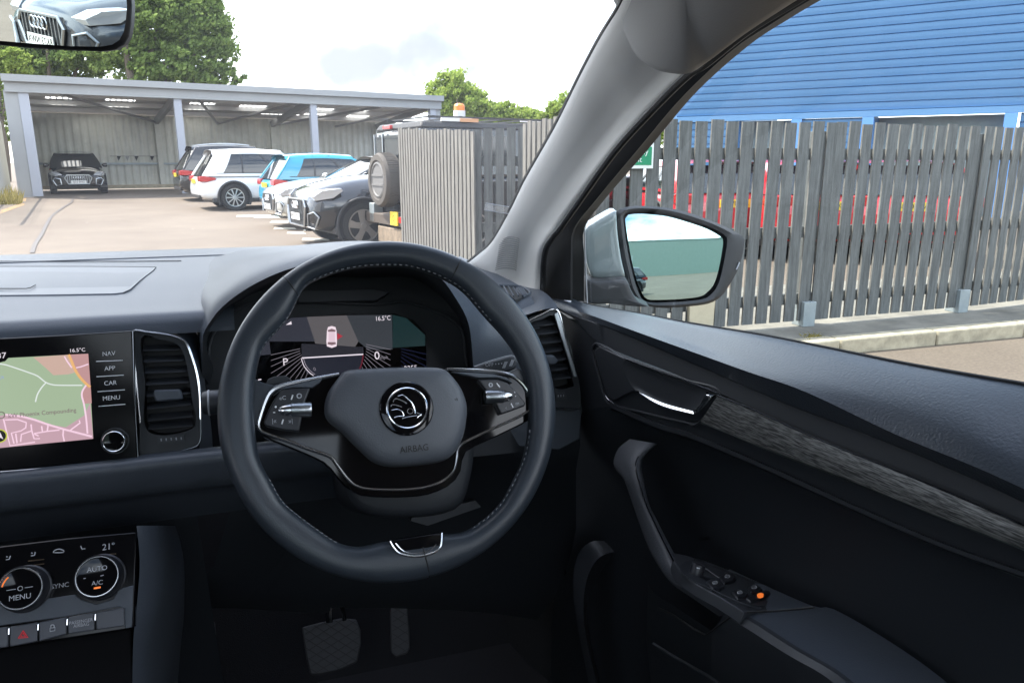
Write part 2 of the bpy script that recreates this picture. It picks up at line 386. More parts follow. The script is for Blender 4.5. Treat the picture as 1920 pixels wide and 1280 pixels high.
for q in ((652,763),(853,749)):
    p = WF.px(*q, .0165)
    for k in range(3): b.box(p+WF.u*(k-1)*.0022+WF.n*.0008, (.0008, .0004, .003-.001*(k == 1)), rubber, ax=(WF.u, WF.n, WF.v))
b.build('lettering', wheel)
# button pods
PL = [(528,731),(550,728),(582,727),(572,753),(566,781),(561,809),(530,806),(499,799),(494,791),(504,767),(518,741)]
PR = [(896,711),(933,710),(952,717),(972,738),(986,755),(984,761),(960,770),(939,777),(930,757),(912,732)]
for P in (PL, PR): b = MB(); b.fp(WF, P, .0045, .012, btn2); b.build('spoke_button', wheel, bev=.0018, seg=3)
b = MB(); b.fp(WF, [(512,741),(530,727),(560,719),(604,709),(600,716),(586,726),(552,726),(530,729)], .003, .008, dash); b.build('spoke_upper_trim', wheel, bev=.001)
b = MB(); b.fp(WF, [(846,697),(880,698),(925,701),(950,707),(962,718),(950,713),(934,708),(896,708),(870,702)], .003, .008, dash)
b.build('spoke_upper_trim', wheel, bev=.001)
for (a, c, d) in (((521,769),(546,768),(584,767)), ((961,742.5),(944,742.5),(909,743.5))):
    b = MB(); A, B, D = [WF.px(*q, .004) for q in (a, c, d)]; ax = (D-A).normalized()
    L1, L2 = (B-A).length, (D-A).length
    b.lathe(A, ax, ((.0002, 0), (.0034, .0008), (.0055, .004), (.0066, .010), (.0066, L1)), chrome, 20)
    b.lathe(A, ax, ((.0055, L1), (.0074, L1+.0004), (.0078, L2-.002), (.0070, L2), (.0001, L2)), satin, 24)
    b.build('scroll_dial', wheel)
b = MB()
def seg2(fr, p, q, r, m, off): b.tube([fr.px(*p, off), fr.px(*q, off)], r, m, 5)
for p, q in (((549,740),(546,749)), ((531,786),(528,795)), ((931,718),(937,726)), ((958,756),(962,764))): seg2(WF, p, q, .0008, whitep, .0048)
for p, q in (((512,773),(516,773)), ((515,762.5),(519,762.5)), ((517,760.5),(517,764.5)), ((966,742),(967,743)), ((964,735.5),(966,735.5))): seg2(WF, p, q, .0006, whitep, .0048)
b.text('\u00abC', WF.px(530,746,.0047), WF.u, WF.v, .0058, silverp)
b.lathe(WF.px(561,742,.0047), WF.n, ((.0016, .0001), (.0026, .0004), (.0028, .0001)), silverp, 14)
for x0, s_ in ((514, 1), (545, 1)):
    b.text('|\u00ab' if x0 == 514 else '\u00bb|', WF.px(x0, 789, .0047), WF.u, WF.v, .0062, silverp)
b.lathe(WF.px(920,721.5,.0047), WF.n, ((.0012, .0001), (.0024, .0004), (.0027, .0001)), silverp, 14)
b.text('\u2039', WF.px(949,764,.0047), WF.u, WF.v, .006, silverp); b.text('m', WF.px(970,756,.0047), WF.u, WF.v, .006, silverp)
b.build('button_icons', wheel)
# bottom insert
b = MB(); BI = [(731,1014),(738,1026),(750,1038),(775,1044),(800,1040),(818,1034),(827,1023),(830,998),(790,1004)]
b.fp(WF, BI, .014, .02, glossb, 0); b.build('bottom_insert', wheel, bev=.0015)
b = MB(); b.tube([WF.px(x, y, .0152) for x, y in cat2([(731,1014),(738,1026),(750,1037),(775,1043),(800,1040),(818,1033),(827,1022),(829,998)], 36)], .0013, chrome, 8)
b.tube([WF.px(x, y, .0145) for x, y in cat2([(742,1018),(756,1032),(778,1037),(804,1032),(818,1020)], 20)], .0006, chrome, 6)
b.build('insert_trim', wheel)
b = MB()
for P in ([(497,722),(503,710),(516,705),(536,704),(547,712),(548,718)], [(882,694),(888,689),(905,688),(918,692),(922,698),(884,699)]): b = MB(); b.fp(WF, P, -.022, .004, soft); b.build('shift_paddle', wheel, bev=.001)
# ---- stalks
SF = Frame(WF.at(0, 0, -.05), WF.n)
b = MB(); b.fp(SF, [(880,700),(889,688),(920,677),(956,667),(967,669),(971,679),(968,690),(947,699),(919,700)], 0, .012, soft, 0)
st = b.build('wiper_stalk', CAR, bev=.003, seg=3)
b = MB()
b.tube([SF.px(x, y, .001) for x, y in cat2([(889,687),(920,676),(956,666.5),(966,670),(971,679)], 20)], .0006, silverp, 5)
b.text('OFF \u2022 \u2022 \u2022', SF.px(926,683,.0004), SF.u, (SF.v+SF.u*.1), .006, silverp)
for q in ((942,682),(955,678)):
    for k in range(3): b.tube([SF.px(q[0]+k*2, q[1]+8, .0006), SF.px(q[0]+5+k*2, q[1]-4, .0006)], .0005, silverp, 5)
b.build('stalk_icons', st)
b = MB(); P = SF.px(398, 752, .0); b.lathe(SF.px(430,752,-.01), (-1, 0, .02), ((.012, 0), (.0135, .012), (.0135, .022), (.012, .027), (.0001, .0275)), soft, 24)
b.lathe(SF.px(430,752,-.01), (-1, 0, .02), ((.0137, .0195), (.0142, .0205), (.0137, .0215)), silverp, 24)
b.build('light_stalk', CAR)
# ---- column shroud
b = MB(); b.dome(Frame(WF.at(0, -.02, -.06), WF.n), [(640,720),(860,720),(890,760),(880,900),(840,960),(690,965),(640,900),(620,760)], 0, .02, softd, 40, skirt=.25)
b.build('column_shroud', CAR)
# ---- dashboard
b = MB()
xs = [-.95, -.75, -.5, -.35, -.27, -.2, -.14, -.09, -.05, .0, .08, .16]
prof = [(100,475,1.46),(100,478,1.40),(100,487,1.33),(100,490,1.315),(100,493,1.31),(100,525,1.16),(100,560,1.06),(100,585,1.00),(100,597,.972),(100,604,.962),(100,617,.955),(100,640,.950)]
PR3 = [onY(*q) for q in prof]
PR3 = [V((0, p.y, p.z)) for p in PR3]
lowp = [onY(120, 868, .90), onY(120, 876, .885), onY(120, 890, .878), onY(120, 925, .885), onY(120, 945, .90), onY(120, 955, .93), onY(120, 1000, .99)]
lowp = [V((0, p.y, p.z)) for p in lowp]
PC = cat(PR3, 40); b.grid([[V((x, p.y, p.z)) for x in xs] for p in PC[:22]], dash); b.grid([[V((x, p.y, p.z)) for x in xs[:9]] for p in PC[21:]], dash)
dashb = b.build('dashboard', CAR, ang=50)
b = MB()
b.grid([[V((x, p.y, p.z)) for x in xs[:-1]] for p in cat(lowp, 24)], dash)
b.grid([[V((-.95, p.y, p.z)), V((-.5, p.y, p.z)), V((-.12, p.y, p.z))] for p in (lowp[-1], V((0, 1.1, .55)), V((0, 1.25, .35)))], softd)
b.prism([V((-.95, .96, PR3[-1].z)), V((-.17, .96, PR3[-1].z)), V((-.17, .91, lowp[0].z)), V((-.95, .91, lowp[0].z))], (0, .03, 0), glossb)
b.build('lower_dash', dashb, ang=50)
# raised top panel of the dashboard
b = MB()
def dpx(x, y):                  # point of the dash top under a pixel
    best = None; Q = cat(PR3, 120)
    for i in range(len(Q)-1):
        for f in (0, .5):
            p = Q[i].lerp(Q[i+1], f); d = ray(x, y); t = p.y/d.y; e = abs((CC+d*t).z-p.z)
            if best is None or e < best[0]: best = (e, CC+d*t)
    return best[1]
TP = [(-90,501),(0,501),(150,501),(293,502),(288,508),(262,528),(245,544),(232,550),(215,552),(100,554),(0,555),(-90,556)]
b.prism([dpx(x, y)+V((0, 0, .0012)) for x, y in TP], (0, 0, -.006), dashp)
b.build('top_panel', dashb, bev=.0012)
b = MB(); b.tube([dpx(x, y)+V((0, 0, .0015)) for x, y in ((-60,544),(0,543),(50,543),(58,541),(67,536))], .0006, rubber, 6)
b.tube([dpx(x, y)+V((0, 0, .0012)) for x, y in TP[1:8]], .0005, rubber, 6)
b.tube([dpx(x, y)+V((0, 0, .001)) for x, y in ((-60,491),(100,491),(250,491),(340,490))], .0006, rubber, 6)
b.build('panel_gap', dashb)
# instrument hood
lip = [(378,700,.95),(380,640,.93),(385,618,.925),(416,576,.915),(471,536,.905),(540,505,.90),(620,488,.895),(700,481,.895),(770,488,.90),(822,518,.905),(852,555,.91),(878,605,.92),(886,667,.94),(888,712,.95)]
bk = [(371,700,1.0),(366,640,1.0),(360,618,1.04),(352,570,1.12),(358,520,1.24),(400,478,1.36),(577,458,1.36),(690,452,1.36),(800,466,1.36),(885,494,1.36),(935,515,1.22),(985,545,1.06),(1012,600,.99),(1000,712,.965)]
b = MB(); A = cat([onY(*q) for q in lip], 60); B = cat([onY(*q) for q in bk], 60)
rw = []
for f in (0, .03, .1, .25, .45, .65, .85, 1):
    rw.append([a.lerp(c, f)+V((0, 0, .012*math.sin(math.pi*min(1, f*1.6)**.6)*(1 if f < 1 else 0)*(1 if 8 < i < 50 else .3))) for i, (a, c) in enumerate(zip(A, B))])
b.grid(rw, dash); b.build('instrument_hood', dashb, ang=60)
CF = Frame(onY(650, 640, 1.03), (0, -math.cos(R(20)), math.sin(R(20))))
b = MB()
inn = cat([CF.px(x, y, .0) for x, y in ((392,720),(400,690),(388,640),(420,590),(480,548),(545,535),(620,520),(700,520),(770,520),(815,545),(845,575),(868,615),(878,665),(880,720))], 60)
b.grid([A, [a.lerp(c, .12)-V((0, 0, .004)) for a, c in zip(A, inn)], [a.lerp(c, .5) for a, c in zip(A, inn)], inn], softd)
b.fp(CF, [(385,640),(420,570),(470,540),(540,512),(620,497),(700,492),(770,499),(822,530),(852,566),(878,612),(890,740),(380,740)], -.003, .01, softd)
b.build('cluster_bezel', dashb, ang=50)
b = MB()
b.fp(CF, [(552,545),(700,541),(731,548),(706,563),(560,567)], .018, .015, soft)
b.tube([CF.px(x, y, .006) for x, y in cat2([(392,700),(394,640),(430,590),(500,566),(700,570),(760,566),(830,590),(866,618),(872,660),(878,700)], 40)], .0022, soft, 8)
b.build('bezel_step', dashb, bev=.002)
# ---- instrument display
b = MB(); b.fp(CF, [(470,718),(482,660),(520,612),(546,595),(640,590),(740,588),(775,600),(798,625),(800,700),(798,716)], .004, .008, glossb)
disp = b.build('instrument_display', dashb)
b = MB(); o1 = .0046
b.fp(CF, [(505,640),(508,664),(470,668),(482,650),(520,612),(545,596),(575,594),(592,640)], o1, .0002, screen('screen_dim', 52, 54, 64))
b.fp(CF, [(575,594),(650,591),(672,640),(666,650),(591,644)], o1, .0002, screen('screen_grey', 92, 89, 92))
b.fp(CF, [(650,591),(735,590),(736,655),(690,655),(672,640)], o1, .0002, screen('screen_dim2', 56, 60, 66))
b.fp(CF, [(736,590),(762,596),(797,628),(797,648),(736,652)], o1, .0002, screen('screen_teal', 22, 44, 46))
b.fp(CF, [(565,644),(590,645),(668,650),(681,650),(682,664),(566,671)], o1+.0002, .0002, screen('screen_dark', 38, 38, 46))
b.fp(CF, [(566,671),(681,664),(676,700),(600,708),(575,700)], o1+.0002, .0002, screen('screen_navy', 28, 30, 42))
b.build('display_background', disp)
b = MB(); wl = screen('screen_white', 235, 225, 235); wd = screen('screen_line', 130, 125, 135); o2 = .0055
def ln(p, q, r=.0005, m=None): b.tube([CF.px(*p, o2), CF.px(*q, o2)], r, m or wd, 4)
def fan(fx, fy, s_, xe, ye, x0, kx, m, n_=10):          # striped fans either side of the dial
    for k in range(n_):
        a = R(12+k*56/(n_-1)); dx, dy = s_*math.cos(a), math.sin(a)
        te = min((xe-fx)/dx, (ye-fy)/dy); ts = 999
        for q in range(60):
            x, y = fx+dx*q, fy+dy*q
            if (x-x0)*s_ >= -kx*max(0, y-660)*1: ts = q; break
        if te > ts+3: ln((fx+dx*ts, fy+dy*ts), (fx+dx*te, fy+dy*te), .00032, m)
fan(598, 646, -1, 508, 710, 563, .45, wd); fan(652, 638, 1, 732, 706, 686, .3, wd); fan(716, 646, 1, 800, 700, 752, 0, screen('screen_blue', 34, 40, 70), 9)
ln((566,671),(681,664), .0009, wl)
b.tube([CF.px(x, y, o2) for x, y in cat2([(565,672),(570,686),(580,698),(588,704)], 10)], .0005, wl, 4)
b.tube([CF.px(x, y, o2) for x, y in cat2([(569,672),(574,685),(583,696),(591,702)], 10)], .0005, wd, 4)
b.tube([CF.px(x, y, o2) for x, y in cat2([(681,665),(678,682),(672,696)], 10)], .0009, screen('screen_red', 100, 30, 44), 4)
X_, Y_ = CF.u, CF.v
b.text('P', CF.px(535,679,o2), X_, Y_, .0145, wl); b.text('0', CF.px(707,667,o2), X_, Y_, .016, wl)
b.text('mph', CF.px(720,670,o2), X_, Y_, .0065, wd); b.text('16.5\u00b0C', CF.px(718,597,o2), X_, Y_, .0092, wl, squash=.85)
b.text('2255', CF.px(770,690,o2), X_, Y_, .0095, wl); b.text('0', CF.px(590,692,o2), X_+Y_*.4, Y_-X_*.4, .007, wd)
b.fp(CF, [(536,609),(546,602),(547,608)], o2, .0002, wl); ln((484,712),(490,711), .0008, wl)
# car pictogram with its right door flagged
cw = screen('screen_car', 240, 222, 232); cg = screen('screen_car_glass', 130, 105, 112)
b.fp(CF, [(613,620),(615,613),(622,611),(629,613),(631,620),(632,640),(631,649),(622,652),(613,649),(612,640)], o2, .0003, cw)
b.fp(CF, [(614,619),(622,616),(630,619),(628,622),(616,622)], o2+.0006, .0003, cg)
b.fp(CF, [(615,641),(629,641),(630,645),(622,647),(614,645)], o2+.0006, .0003, cg)
b.fp(CF, [(616,623),(628,623),(628,640),(616,640)], o2+.0006, .0003, screen('screen_car_roof', 225, 200, 212))
b.fp(CF, [(632,624),(643,630),(632,637)], o2, .0003, screen('screen_alert', 170, 52, 66))
b.build('display_graphics', disp)
# ---- infotainment
IF = Frame(onY(110, 740, .915), (0, -math.cos(R(14)), math.sin(R(14))))
b = MB(); b.fp(IF, [(-140,645),(0,634),(120,628),(248,620),(258,860),(120,872),(0,882),(-140,895)], .004, .02, panelb)
info = b.build('touchscreen', dashb, bev=.0015)
b = MB()
b.tube([IF.px(x, y, .005) for x, y in ((-140,899),(0,884.5),(120,875),(197,867),(253,861))], .0009, darkchrome, 6)
b.tube([IF.px(x, y, .003) for x, y in ((249,622),(252,740),(259,860))], .0007, darkchrome, 6)
b.build('screen_trim', info)
def ipx(x, y): return (x/6.095, 640+y/6.095)            # coordinates of the close-up of the map
b = MB(); k0 = .0046
def mp_(P, m, k=0): b.fp(IF, [ipx(*q) for q in P], k0+k*.00025, .0002, m)
mg = screen('map_green', 163, 183, 152); mpk = screen('map_pink', 196, 160, 172); msal = screen('map_salmon', 203, 172, 158); mro = screen('map_rose', 190, 145, 145)
mp_([(-600,300),(0,240),(60,225),(95,188),(1008,140),(1065,1110),(0,1215),(-600,1280)], mg)
mp_([(-600,870),(0,850),(60,835),(160,850),(330,880),(530,940),(750,980),(960,845),(1030,700),(1065,1110),(0,1215),(-600,1280)], mpk, 1)
mp_([(380,180),(790,150),(850,310),(870,350),(780,375),(610,385),(520,300)], msal, 1)
mp_([(785,150),(1008,140),(1036,530),(1000,500),(880,350),(840,300)], mro, 1)
mp_([(1036,520),(1048,705),(960,710),(940,600),(980,510)], mro, 2)
b.build('map_area', info)
b = MB()
def rd_(P, r, m, k=2): b.tube([IF.px(*ipx(*q), k0+k*.0003) for q in P], r, m, 4, flat=.3, fn=IF.n)
w1 = screen('map_path', 222, 230, 226); w2 = screen('map_road', 244, 208, 226); w3 = screen('map_main_road', 232, 178, 112)
rd_(cat2([(-20,255),(60,265),(200,310),(330,355),(430,395),(520,465),(600,493),(700,500),(940,500)], 40), .0007, w1)
rd_(cat2([(530,465),(480,520),(430,600),(405,690)], 14), .0007, w1)
rd_(cat2([(785,150),(820,230),(850,305),(900,390),(970,470),(1030,520)], 24), .0014, w3, 3)
rd_(cat2([(985,500),(945,560),(935,620),(960,720),(985,880),(1000,1050)], 24), .0009, w2, 3)
rd_([(60,835),(250,855),(400,895),(540,945),(720,1000),(1050,1085)], .0011, w2, 3)
for P in ([(40,885),(70,1010),(115,1190),(400,1148)], [(60,895),(200,890),(300,925),(295,985),(240,1020),(130,1045),(160,1165)],
          [(355,945),(362,1015),(390,1110),(455,1108)], [(390,1050),(540,1025),(680,1010)], [(725,1000),(720,1070),(735,1140)], [(800,1015),(915,930),(905,900)],
          [(390,1055),(440,1078)], [(475,965),(485,1025)], [(550,950),(540,1025)], [(235,1145),(245,1060),(360,1020)], [(180,1050),(195,1160)], [(735,170),(770,230),(820,300)], [(870,300),(920,290),(1010,258)]):
    rd_(P, .00075, w2, 3)
b.build('map_roads', info)
b = MB()
iu, iv = IF.u, IF.v
b.text('kW Phoenix Compounding', IF.px(80, 774, k0+.002), iu, iv, .0068, screen('map_text', 120, 95, 105), squash=.88)
sw_ = screen('screen_white', 235, 225, 235)
b.text('16.5\u00b0C', IF.px(145, 656.5, k0+.001), iu, iv, .0058, sw_); b.text(':37', IF.px(1, 667, k0+.001), iu, iv, .009, sw_)
b.lathe(IF.px(-1, 817, k0+.001), IF.n, ((.0001, .0008), (.0062, .0008), (.0064, 0)), rubber, 24)
b.lathe(IF.px(-1, 817, k0+.001), IF.n, ((.0064, 0), (.0064, .0009), (.0076, .0009), (.0076, 0)), screen('map_yellow', 190, 195, 70), 24)
b.lathe(IF.px(2, 778, k0+.001), IF.n, ((.003, 0), (.003, .0006), (.0040, .0006), (.004, 0)), screen('map_ring', 110, 110, 95), 20)
b.fp(IF, [(-5,822),(0,810),(6,823),(1,820)], k0+.003, .0003, sw_)
b.text('\u2197', IF.px(3, 708, k0+.001), iu, iv, .007, screen('map_mark', 150, 168, 200))
b.build('map_text', info)
b = MB()
for t_, x, y in (('NAV',204,663), ('APP',206,690.5), ('CAR',207,718), ('MENU',209,746)):
    b.text(t_, IF.px(x, y, .0048), iu, iv, .0070, whitep, squash=.95)
for x0, y0, x1, y1 in ((180,677.5,230,675.5), (181,706,232,703), (183,734,234,730.5), (185,761.5,235,757.5)):
    b.tube([IF.px(x0, y0, .0048), IF.px(x1, y1, .0048)], .0005, whitep, 4)
b.build('button_lettering', info)
b = MB(); kc = IF.px(214, 827, .010)-IF.n*.006
b.lathe(kc, IF.n, ((.0150, 0), (.0148, .001), (.0135, .001)), softd, 32)
b.lathe(kc, IF.n, ((.0125, 0), (.0123, .007), (.0118, .0085), (.0112, .009), (.0106, .0085)), chrome, 36)
b.lathe(kc, IF.n, ((.0107, .008), (.0090, .0078), (.0001, .0078)), glossb, 36)
b.build('volume_knob', info)
b = MB(); b.tube([IF.px(x, y, .003) for x, y in ((-140,618),(0,633),(0,633))][1:] + [IF.px(250, 619, .003)], .0006, darkchrome, 5)
# ---- vents
def vent(outer, inner, ntop, fr, slats, lever, name, kchrome, leverbox):
    b = MB(); nn = 64; O3 = cat([fr.px(x, y, .002) for x, y in outer], nn, True); I3 = cat([fr.px(x, y, .002) for x, y in inner], nn, True)
    sft = min(range(nn), key=lambda s_: sum((O3[i]-I3[(i+s_) % nn]).length for i in range(0, nn, 4))); I3 = [I3[(i+sft) % nn] for i in range(nn)]
    b.grid([[p-fr.n*.03 for p in O3], O3, [p.lerp(q, .55)-fr.n*.0005 for p, q in zip(O3, I3)], I3], softd, True); b.grid([I3, [p-fr.n*.028 for p in I3]], rubber, True); v = b.build(name, dashb, ang=40)
    b = MB(); b.add([p-fr.n*.0275 for p in I3], [tuple(range(nn))], rubber); b.build('vent_opening', v)
    b = MB()
    for (x0, y0, x1, y1) in slats:
        P0, P1 = fr.px(x0, y0, -.001), fr.px(x1, y1, -.001); ax = (P1-P0)
        dn = (fr.n*.85-fr.v*.5).normalized()
        up_ = ax.normalized().cross(dn)
        b.prism([P0, P1, P1-dn*.014, P0-dn*.014], up_*.0014, btn2 if 0 else soft)
    b.build('vent_blade', v, bev=.0004, seg=1)
    b = MB(); b.tube([fr.px(x, y, .0030) for x, y in kchrome], .0015, chrome, 8); b.build('vent_trim', v)
    b = MB(); b.fp(fr, leverbox, .014, .012, dash); b.build('vent_tab', v, bev=.0022, seg=3)
    return v
VF = Frame(onY(318, 740, .925), (0.05, -math.cos(R(14)), math.sin(R(14))))
def z5(x, y): return (x/4.267, 600+y/4.267)
outer = [z5(*q) for q in ((1065,92),(1180,98),(1290,110),(1390,130),(1460,160),(1500,200),(1545,320),(1580,450),(1600,600),(1606,790),(1606,930),(1590,985),(1550,1015),(1400,1055),(1140,1112),(1118,820),(1085,450))]
inner = [z5(*q) for q in ((1130,145),(1280,155),(1390,180),(1440,215),(1480,300),(1510,450),(1530,600),(1545,860),(1185,890),(1160,500))]
sl = [z5(x, y)+z5(x2, y2) for x, y, x2, y2 in ((1140,245,1450,235),(1145,335,1478,322),(1155,425,1500,410),(1162,520,1515,497),(1168,612,1525,588),(1175,710,1535,675),(1182,805,1542,770),(1186,872,1543,846))]
kc_ = cat2([z5(*q) for q in ((1120,820),(1100,600),(1085,450),(1070,250),(1064,94),(1180,98),(1290,110),(1390,130),(1460,160),(1500,200),(1545,320),(1580,450),(1600,600),(1606,790))], 60)
v1 = vent(outer, inner, 0, VF, sl, 0, 'centre_air_vent', kc_, [z5(*q) for q in ((1225,572),(1240,560),(1440,552),(1455,600),(1462,635),(1250,655),(1230,620))])
b = MB(); b.fp(VF, [z5(*q) for q in ((1260,938),(1475,920),(1478,965),(1262,988))], .0045, .004, soft)
for k in range(5): b.box(VF.px(*z5(1290+k*40, 957-k*3), .005), (.0012, .0006, .003), silverp)
b.build('vent_wheel', v1)
b = MB(); b.tube([VF.px(*z5(*q), .0035) for q in cat2([(1606,790),(1606,930),(1590,985),(1550,1015),(1400,1055),(1140,1112)], 30)], .0006, darkchrome, 6); b.build('vent_edge', v1)
# slope between the centre face and the hood, right of the centre vent
b = MB()
L_ = [(262,612,.957),(300,615,.957),(335,628,.95),(356,655,.94),(368,690,.93),(376,740,.925),(377,800,.92),(374,840,.91)]
R_ = [(330,585,.99),(348,590,.99),(362,610,.985),(374,640,.98),(380,680,.975),(386,730,.97),(396,800,.965),(400,860,.96)]
b.grid([cat([onY(*q) for q in L_], 24), cat([(onY(*p)+onY(*q))/2+V((0, -.004, .003)) for p, q in zip(L_, R_)], 24), cat([onY(*q) for q in R_], 24)], dash)
M_ = [(252,868,.89),(300,860,.89),(350,848,.90),(374,838,.91)]; N_ = [(252,925,.885),(300,915,.885),(352,895,.895),(395,862,.91)]; O_ = [(252,975,.93),(310,965,.93),(380,930,.94),(440,900,.96)]
0 and b.grid([cat([onY(*q) for q in S_], 12) for S_ in (M_, [(252,895,.878),(300,888,.88),(350,873,.888),(385,850,.905)], N_, O_)], dash)
0 and b.grid([cat([onY(*q) for q in S_], 12) for S_ in (O_, [(252,1010,.96),(320,1000,.96),(400,970,.98),(470,930,1.0)], [(252,1100,1.05),(330,1110,1.1),(420,1120,1.1),(500,1120,1.1)])], softd)
b.build('dash_corner', dashb, ang=60)
# right end of the dashboard
b = MB()
fr_ = [(880,640,.965),(905,620,.965),(930,608,.965),(960,598,.965),(990,589,.965),(1015,581,.965),(1035,578,.965),(1045,580,.965)]
bk_ = [(860,480,1.4),(885,490,1.38),(917,505,1.3),(945,520,1.24),(975,532,1.19),(1000,538,1.14),(1024,550,1.06),(1044,571,.99)]
b.grid([cat([onY(*q) for q in S_], 30) for S_ in (fr_, [(x0+(x1-x0)*.45, y0+(y1-y0)*.45-3, a0+(a1-a0)*.45) for (x0, y0, a0), (x1, y1, a1) in zip(fr_, bk_)], bk_)], dash)
b.build('dash_end_pad', dashb, ang=60)
RF = Frame(onY(1040, 680, .96), (-.06, -math.cos(R(8)), math.sin(R(8))))
def zr(x, y): return (880+x/3.554, 500+y/3.554)
b = MB()
b.fp(RF, [zr(*q) for q in ((250,400),(390,362),(585,288),(725,735),(728,945),(745,950),(748,980),(735,1150),(600,1220),(100,1180),(100,700))], -.033, .03, softd)
b.fp(RF, [zr(*q) for q in ((560,950),(728,947),(745,952),(748,980),(735,1150),(600,1220),(100,1180),(100,950))], -.004, .03, dash)
b.fp(RF, [zr(*q) for q in ((100,640),(330,560),(420,700),(480,960),(100,960))], -.004, .03, dash)
b.build('dash_end_face', dashb, bev=.002)
ou = [zr(*q) for q in ((390,362),(480,318),(585,288),(640,470),(725,735),(728,945),(570,935),(540,800),(480,560))]
inr = [zr(*q) for q in ((405,385),(480,350),(560,325),(600,430),(650,580),(690,760),(685,800),(570,805),(520,640),(470,500))]
sr = [zr(x, y)+zr(x2, y2) for x, y, x2, y2 in ((420,398,578,382),(445,455,595,435),(475,515,612,498),(500,575,628,555),(525,640,650,615),(545,695,662,680),(560,752,680,740))]
v2 = vent(ou, inr, 0, RF, sr, 0, 'side_air_vent', cat2([zr(*q) for q in ((390,362),(480,318),(585,288),(640,470),(700,660),(723,735))], 30), [zr(*q) for q in ((500,590),(565,590),(595,625),(580,650),(530,655))])
b = MB(); P = [zr(*q) for q in ((565,315),(590,300),(650,480),(722,735),(695,735),(640,560))]; b.fp(RF, P, .004, .004, satin); b.build('vent_side_trim', v2, bev=.001)
b = MB(); b.fp(RF, [zr(*q) for q in ((575,845),(640,838),(655,880),(580,882))], .004, .003, soft)
for k in range(3): b.box(RF.px(*zr(592+k*18, 860-k), .0048), (.001, .0006, .003), silverp)
b.tube([RF.px(*zr(*q), .003) for q in ((575,940),(730,945))], .001, darkchrome, 6)
b.build('vent_wheel', v2)
b = MB()                                                # demister vent on the top pad
def tpd(x, y): f = (y-505)/75; return onY(x, y, 1.20-.22*f)
P = [(936,541),(968,542),(984,547),(994,556),(980,562),(966,567)]
b.prism([tpd(x, y)+V((0, 0, .004)) for x, y in P], (0, 0, -.008), rubber); dv = b.build('demister_vent', dashb)
b = MB(); b.tube([tpd(x, y)+V((0, 0, .005)) for x, y in cat2(P[:5], 20)], .0022, dash, 6)
for k in range(5): b.bar(tpd(944+k*9, 543+k*1.2)+V((0, 0, .005)), tpd(954+k*9, 562-k*.3)+V((0, 0, .005)), .0016, .004, dashp)
b.build('vent_blade', dv)
# knee panels
b = MB()
rowsk = [[(700,800,.95),(860,800,.955),(990,776,.96),(1084,768,.962)], [(700,860,.945),(860,858,.945),(990,845,.95),(1088,832,.955)], [(700,880,.97),(862,874,.97),(1000,872,.975),(1080,880,.98)], [(600,950,1.02),(850,950,1.02),(990,960,1.03),(1080,990,1.05)], [(500,1080,1.05),(800,1085,1.05),(960,1080,1.08),(1060,1090,1.12)], [(450,1140,1.2),(760,1140,1.2),(930,1150,1.2),(1050,1170,1.25)]]
b.grid([cat([onY(*q) for q in r_], 20) for r_ in rowsk], softd)
b.fp(Frame(onY(850, 960, .97), (0, -.94, .34)), [(775,962),(892,938),(902,950),(802,985),(770,976)], 0, .02, softd)
b.build('knee_panel', dashb, ang=50)
b = MB(); 
rowsl = [[(430,770,1.0),(560,800,1.0),(700,800,.99)], [(440,860,1.0),(560,870,1.0),(700,880,.98)], [(440,930,1.0),(560,960,1.02),(640,950,1.03)], [(400,1060,1.02),(500,1080,1.05),(620,1090,1.08)], [(330,1140,1.15),(450,1140,1.2),(620,1150,1.2)]]
b.grid([cat([onY(*q) for q in r_], 14) for r_ in rowsl], softd); b.build('column_knee_panel', dashb, ang=50)
# ---- centre console with the climate controls
KF = Frame(onY(120, 1090, .80), (0, -math.cos(R(32)), math.sin(R(32))))
def kz(x, y): return (x/4, 960+y/4)
b = MB(); b.fp(KF, [kz(*q) for q in ((-600,330),(0,250),(500,190),(1025,145),(1010,860),(960,880),(0,1030),(-600,1100))], 0, .2, panelb)
b.fp(KF, [kz(*q) for q in ((-600,1050),(0,1000),(980,850),(990,1400),(-600,1500))], -.012, .2, mat('cubby_lining', (.006, .006, .007), .95, spec=.1))
cons = b.build('climate_panel', dashb, bev=.002)
b = MB(); b.fp(KF, [kz(*q) for q in ((-600,760),(0,690),(330,650),(560,615),(600,650),(720,690),(850,650),(890,575),(1000,545),(990,860),(940,870),(920,720),(900,705),(500,780),(0,850),(-600,930))], .002, .004, dash); b.build('panel_surround', cons, bev=.0008)
b = MB()
ed = [-400, -150, 65, 285, 503, 714, 935]; yt = [915, 880, 855, 823, 785, 748, 712]; yb = [1090, 1050, 1015, 975, 920, 890, 858]
for i in range(6):
    b = MB(); b.fp(KF, [kz(ed[i]+6, yt[i]), kz(ed[i+1]-6, yt[i+1]), kz(ed[i+1]-(6 if i < 5 else 0), yb[i+1]-8), kz(ed[i]+6, yb[i]-8)], .006, .008, btn); b.build('console_button', cons, bev=.0012)
for i in range(1, 6): b = MB(); b.tube([KF.px(*kz(ed[i], yt[i]+15), .007), KF.px(*kz(ed[i]-2, yt[i]+60), .007)], .0009, chrome, 6); b.build('button_divider', cons)
b = MB(); ku, kv = KF.u, KF.v
def tri(c, s, m, r):
    P = [KF.px(*kz(c[0]+s*dx, c[1]+s*dy), .0068) for dx, dy in ((-1, .75), (0, -.8), (1, .6))]; b.tube(P, r, m, 5, True)
tri((173,915), 36, redp, .0006); tri((173,918), 18, redp, .0005)
b.tube([KF.px(*kz(x, y), .0068) for x, y in ((375,868),(412,862),(412,886),(375,892))], .0006, silverp, 5, True)
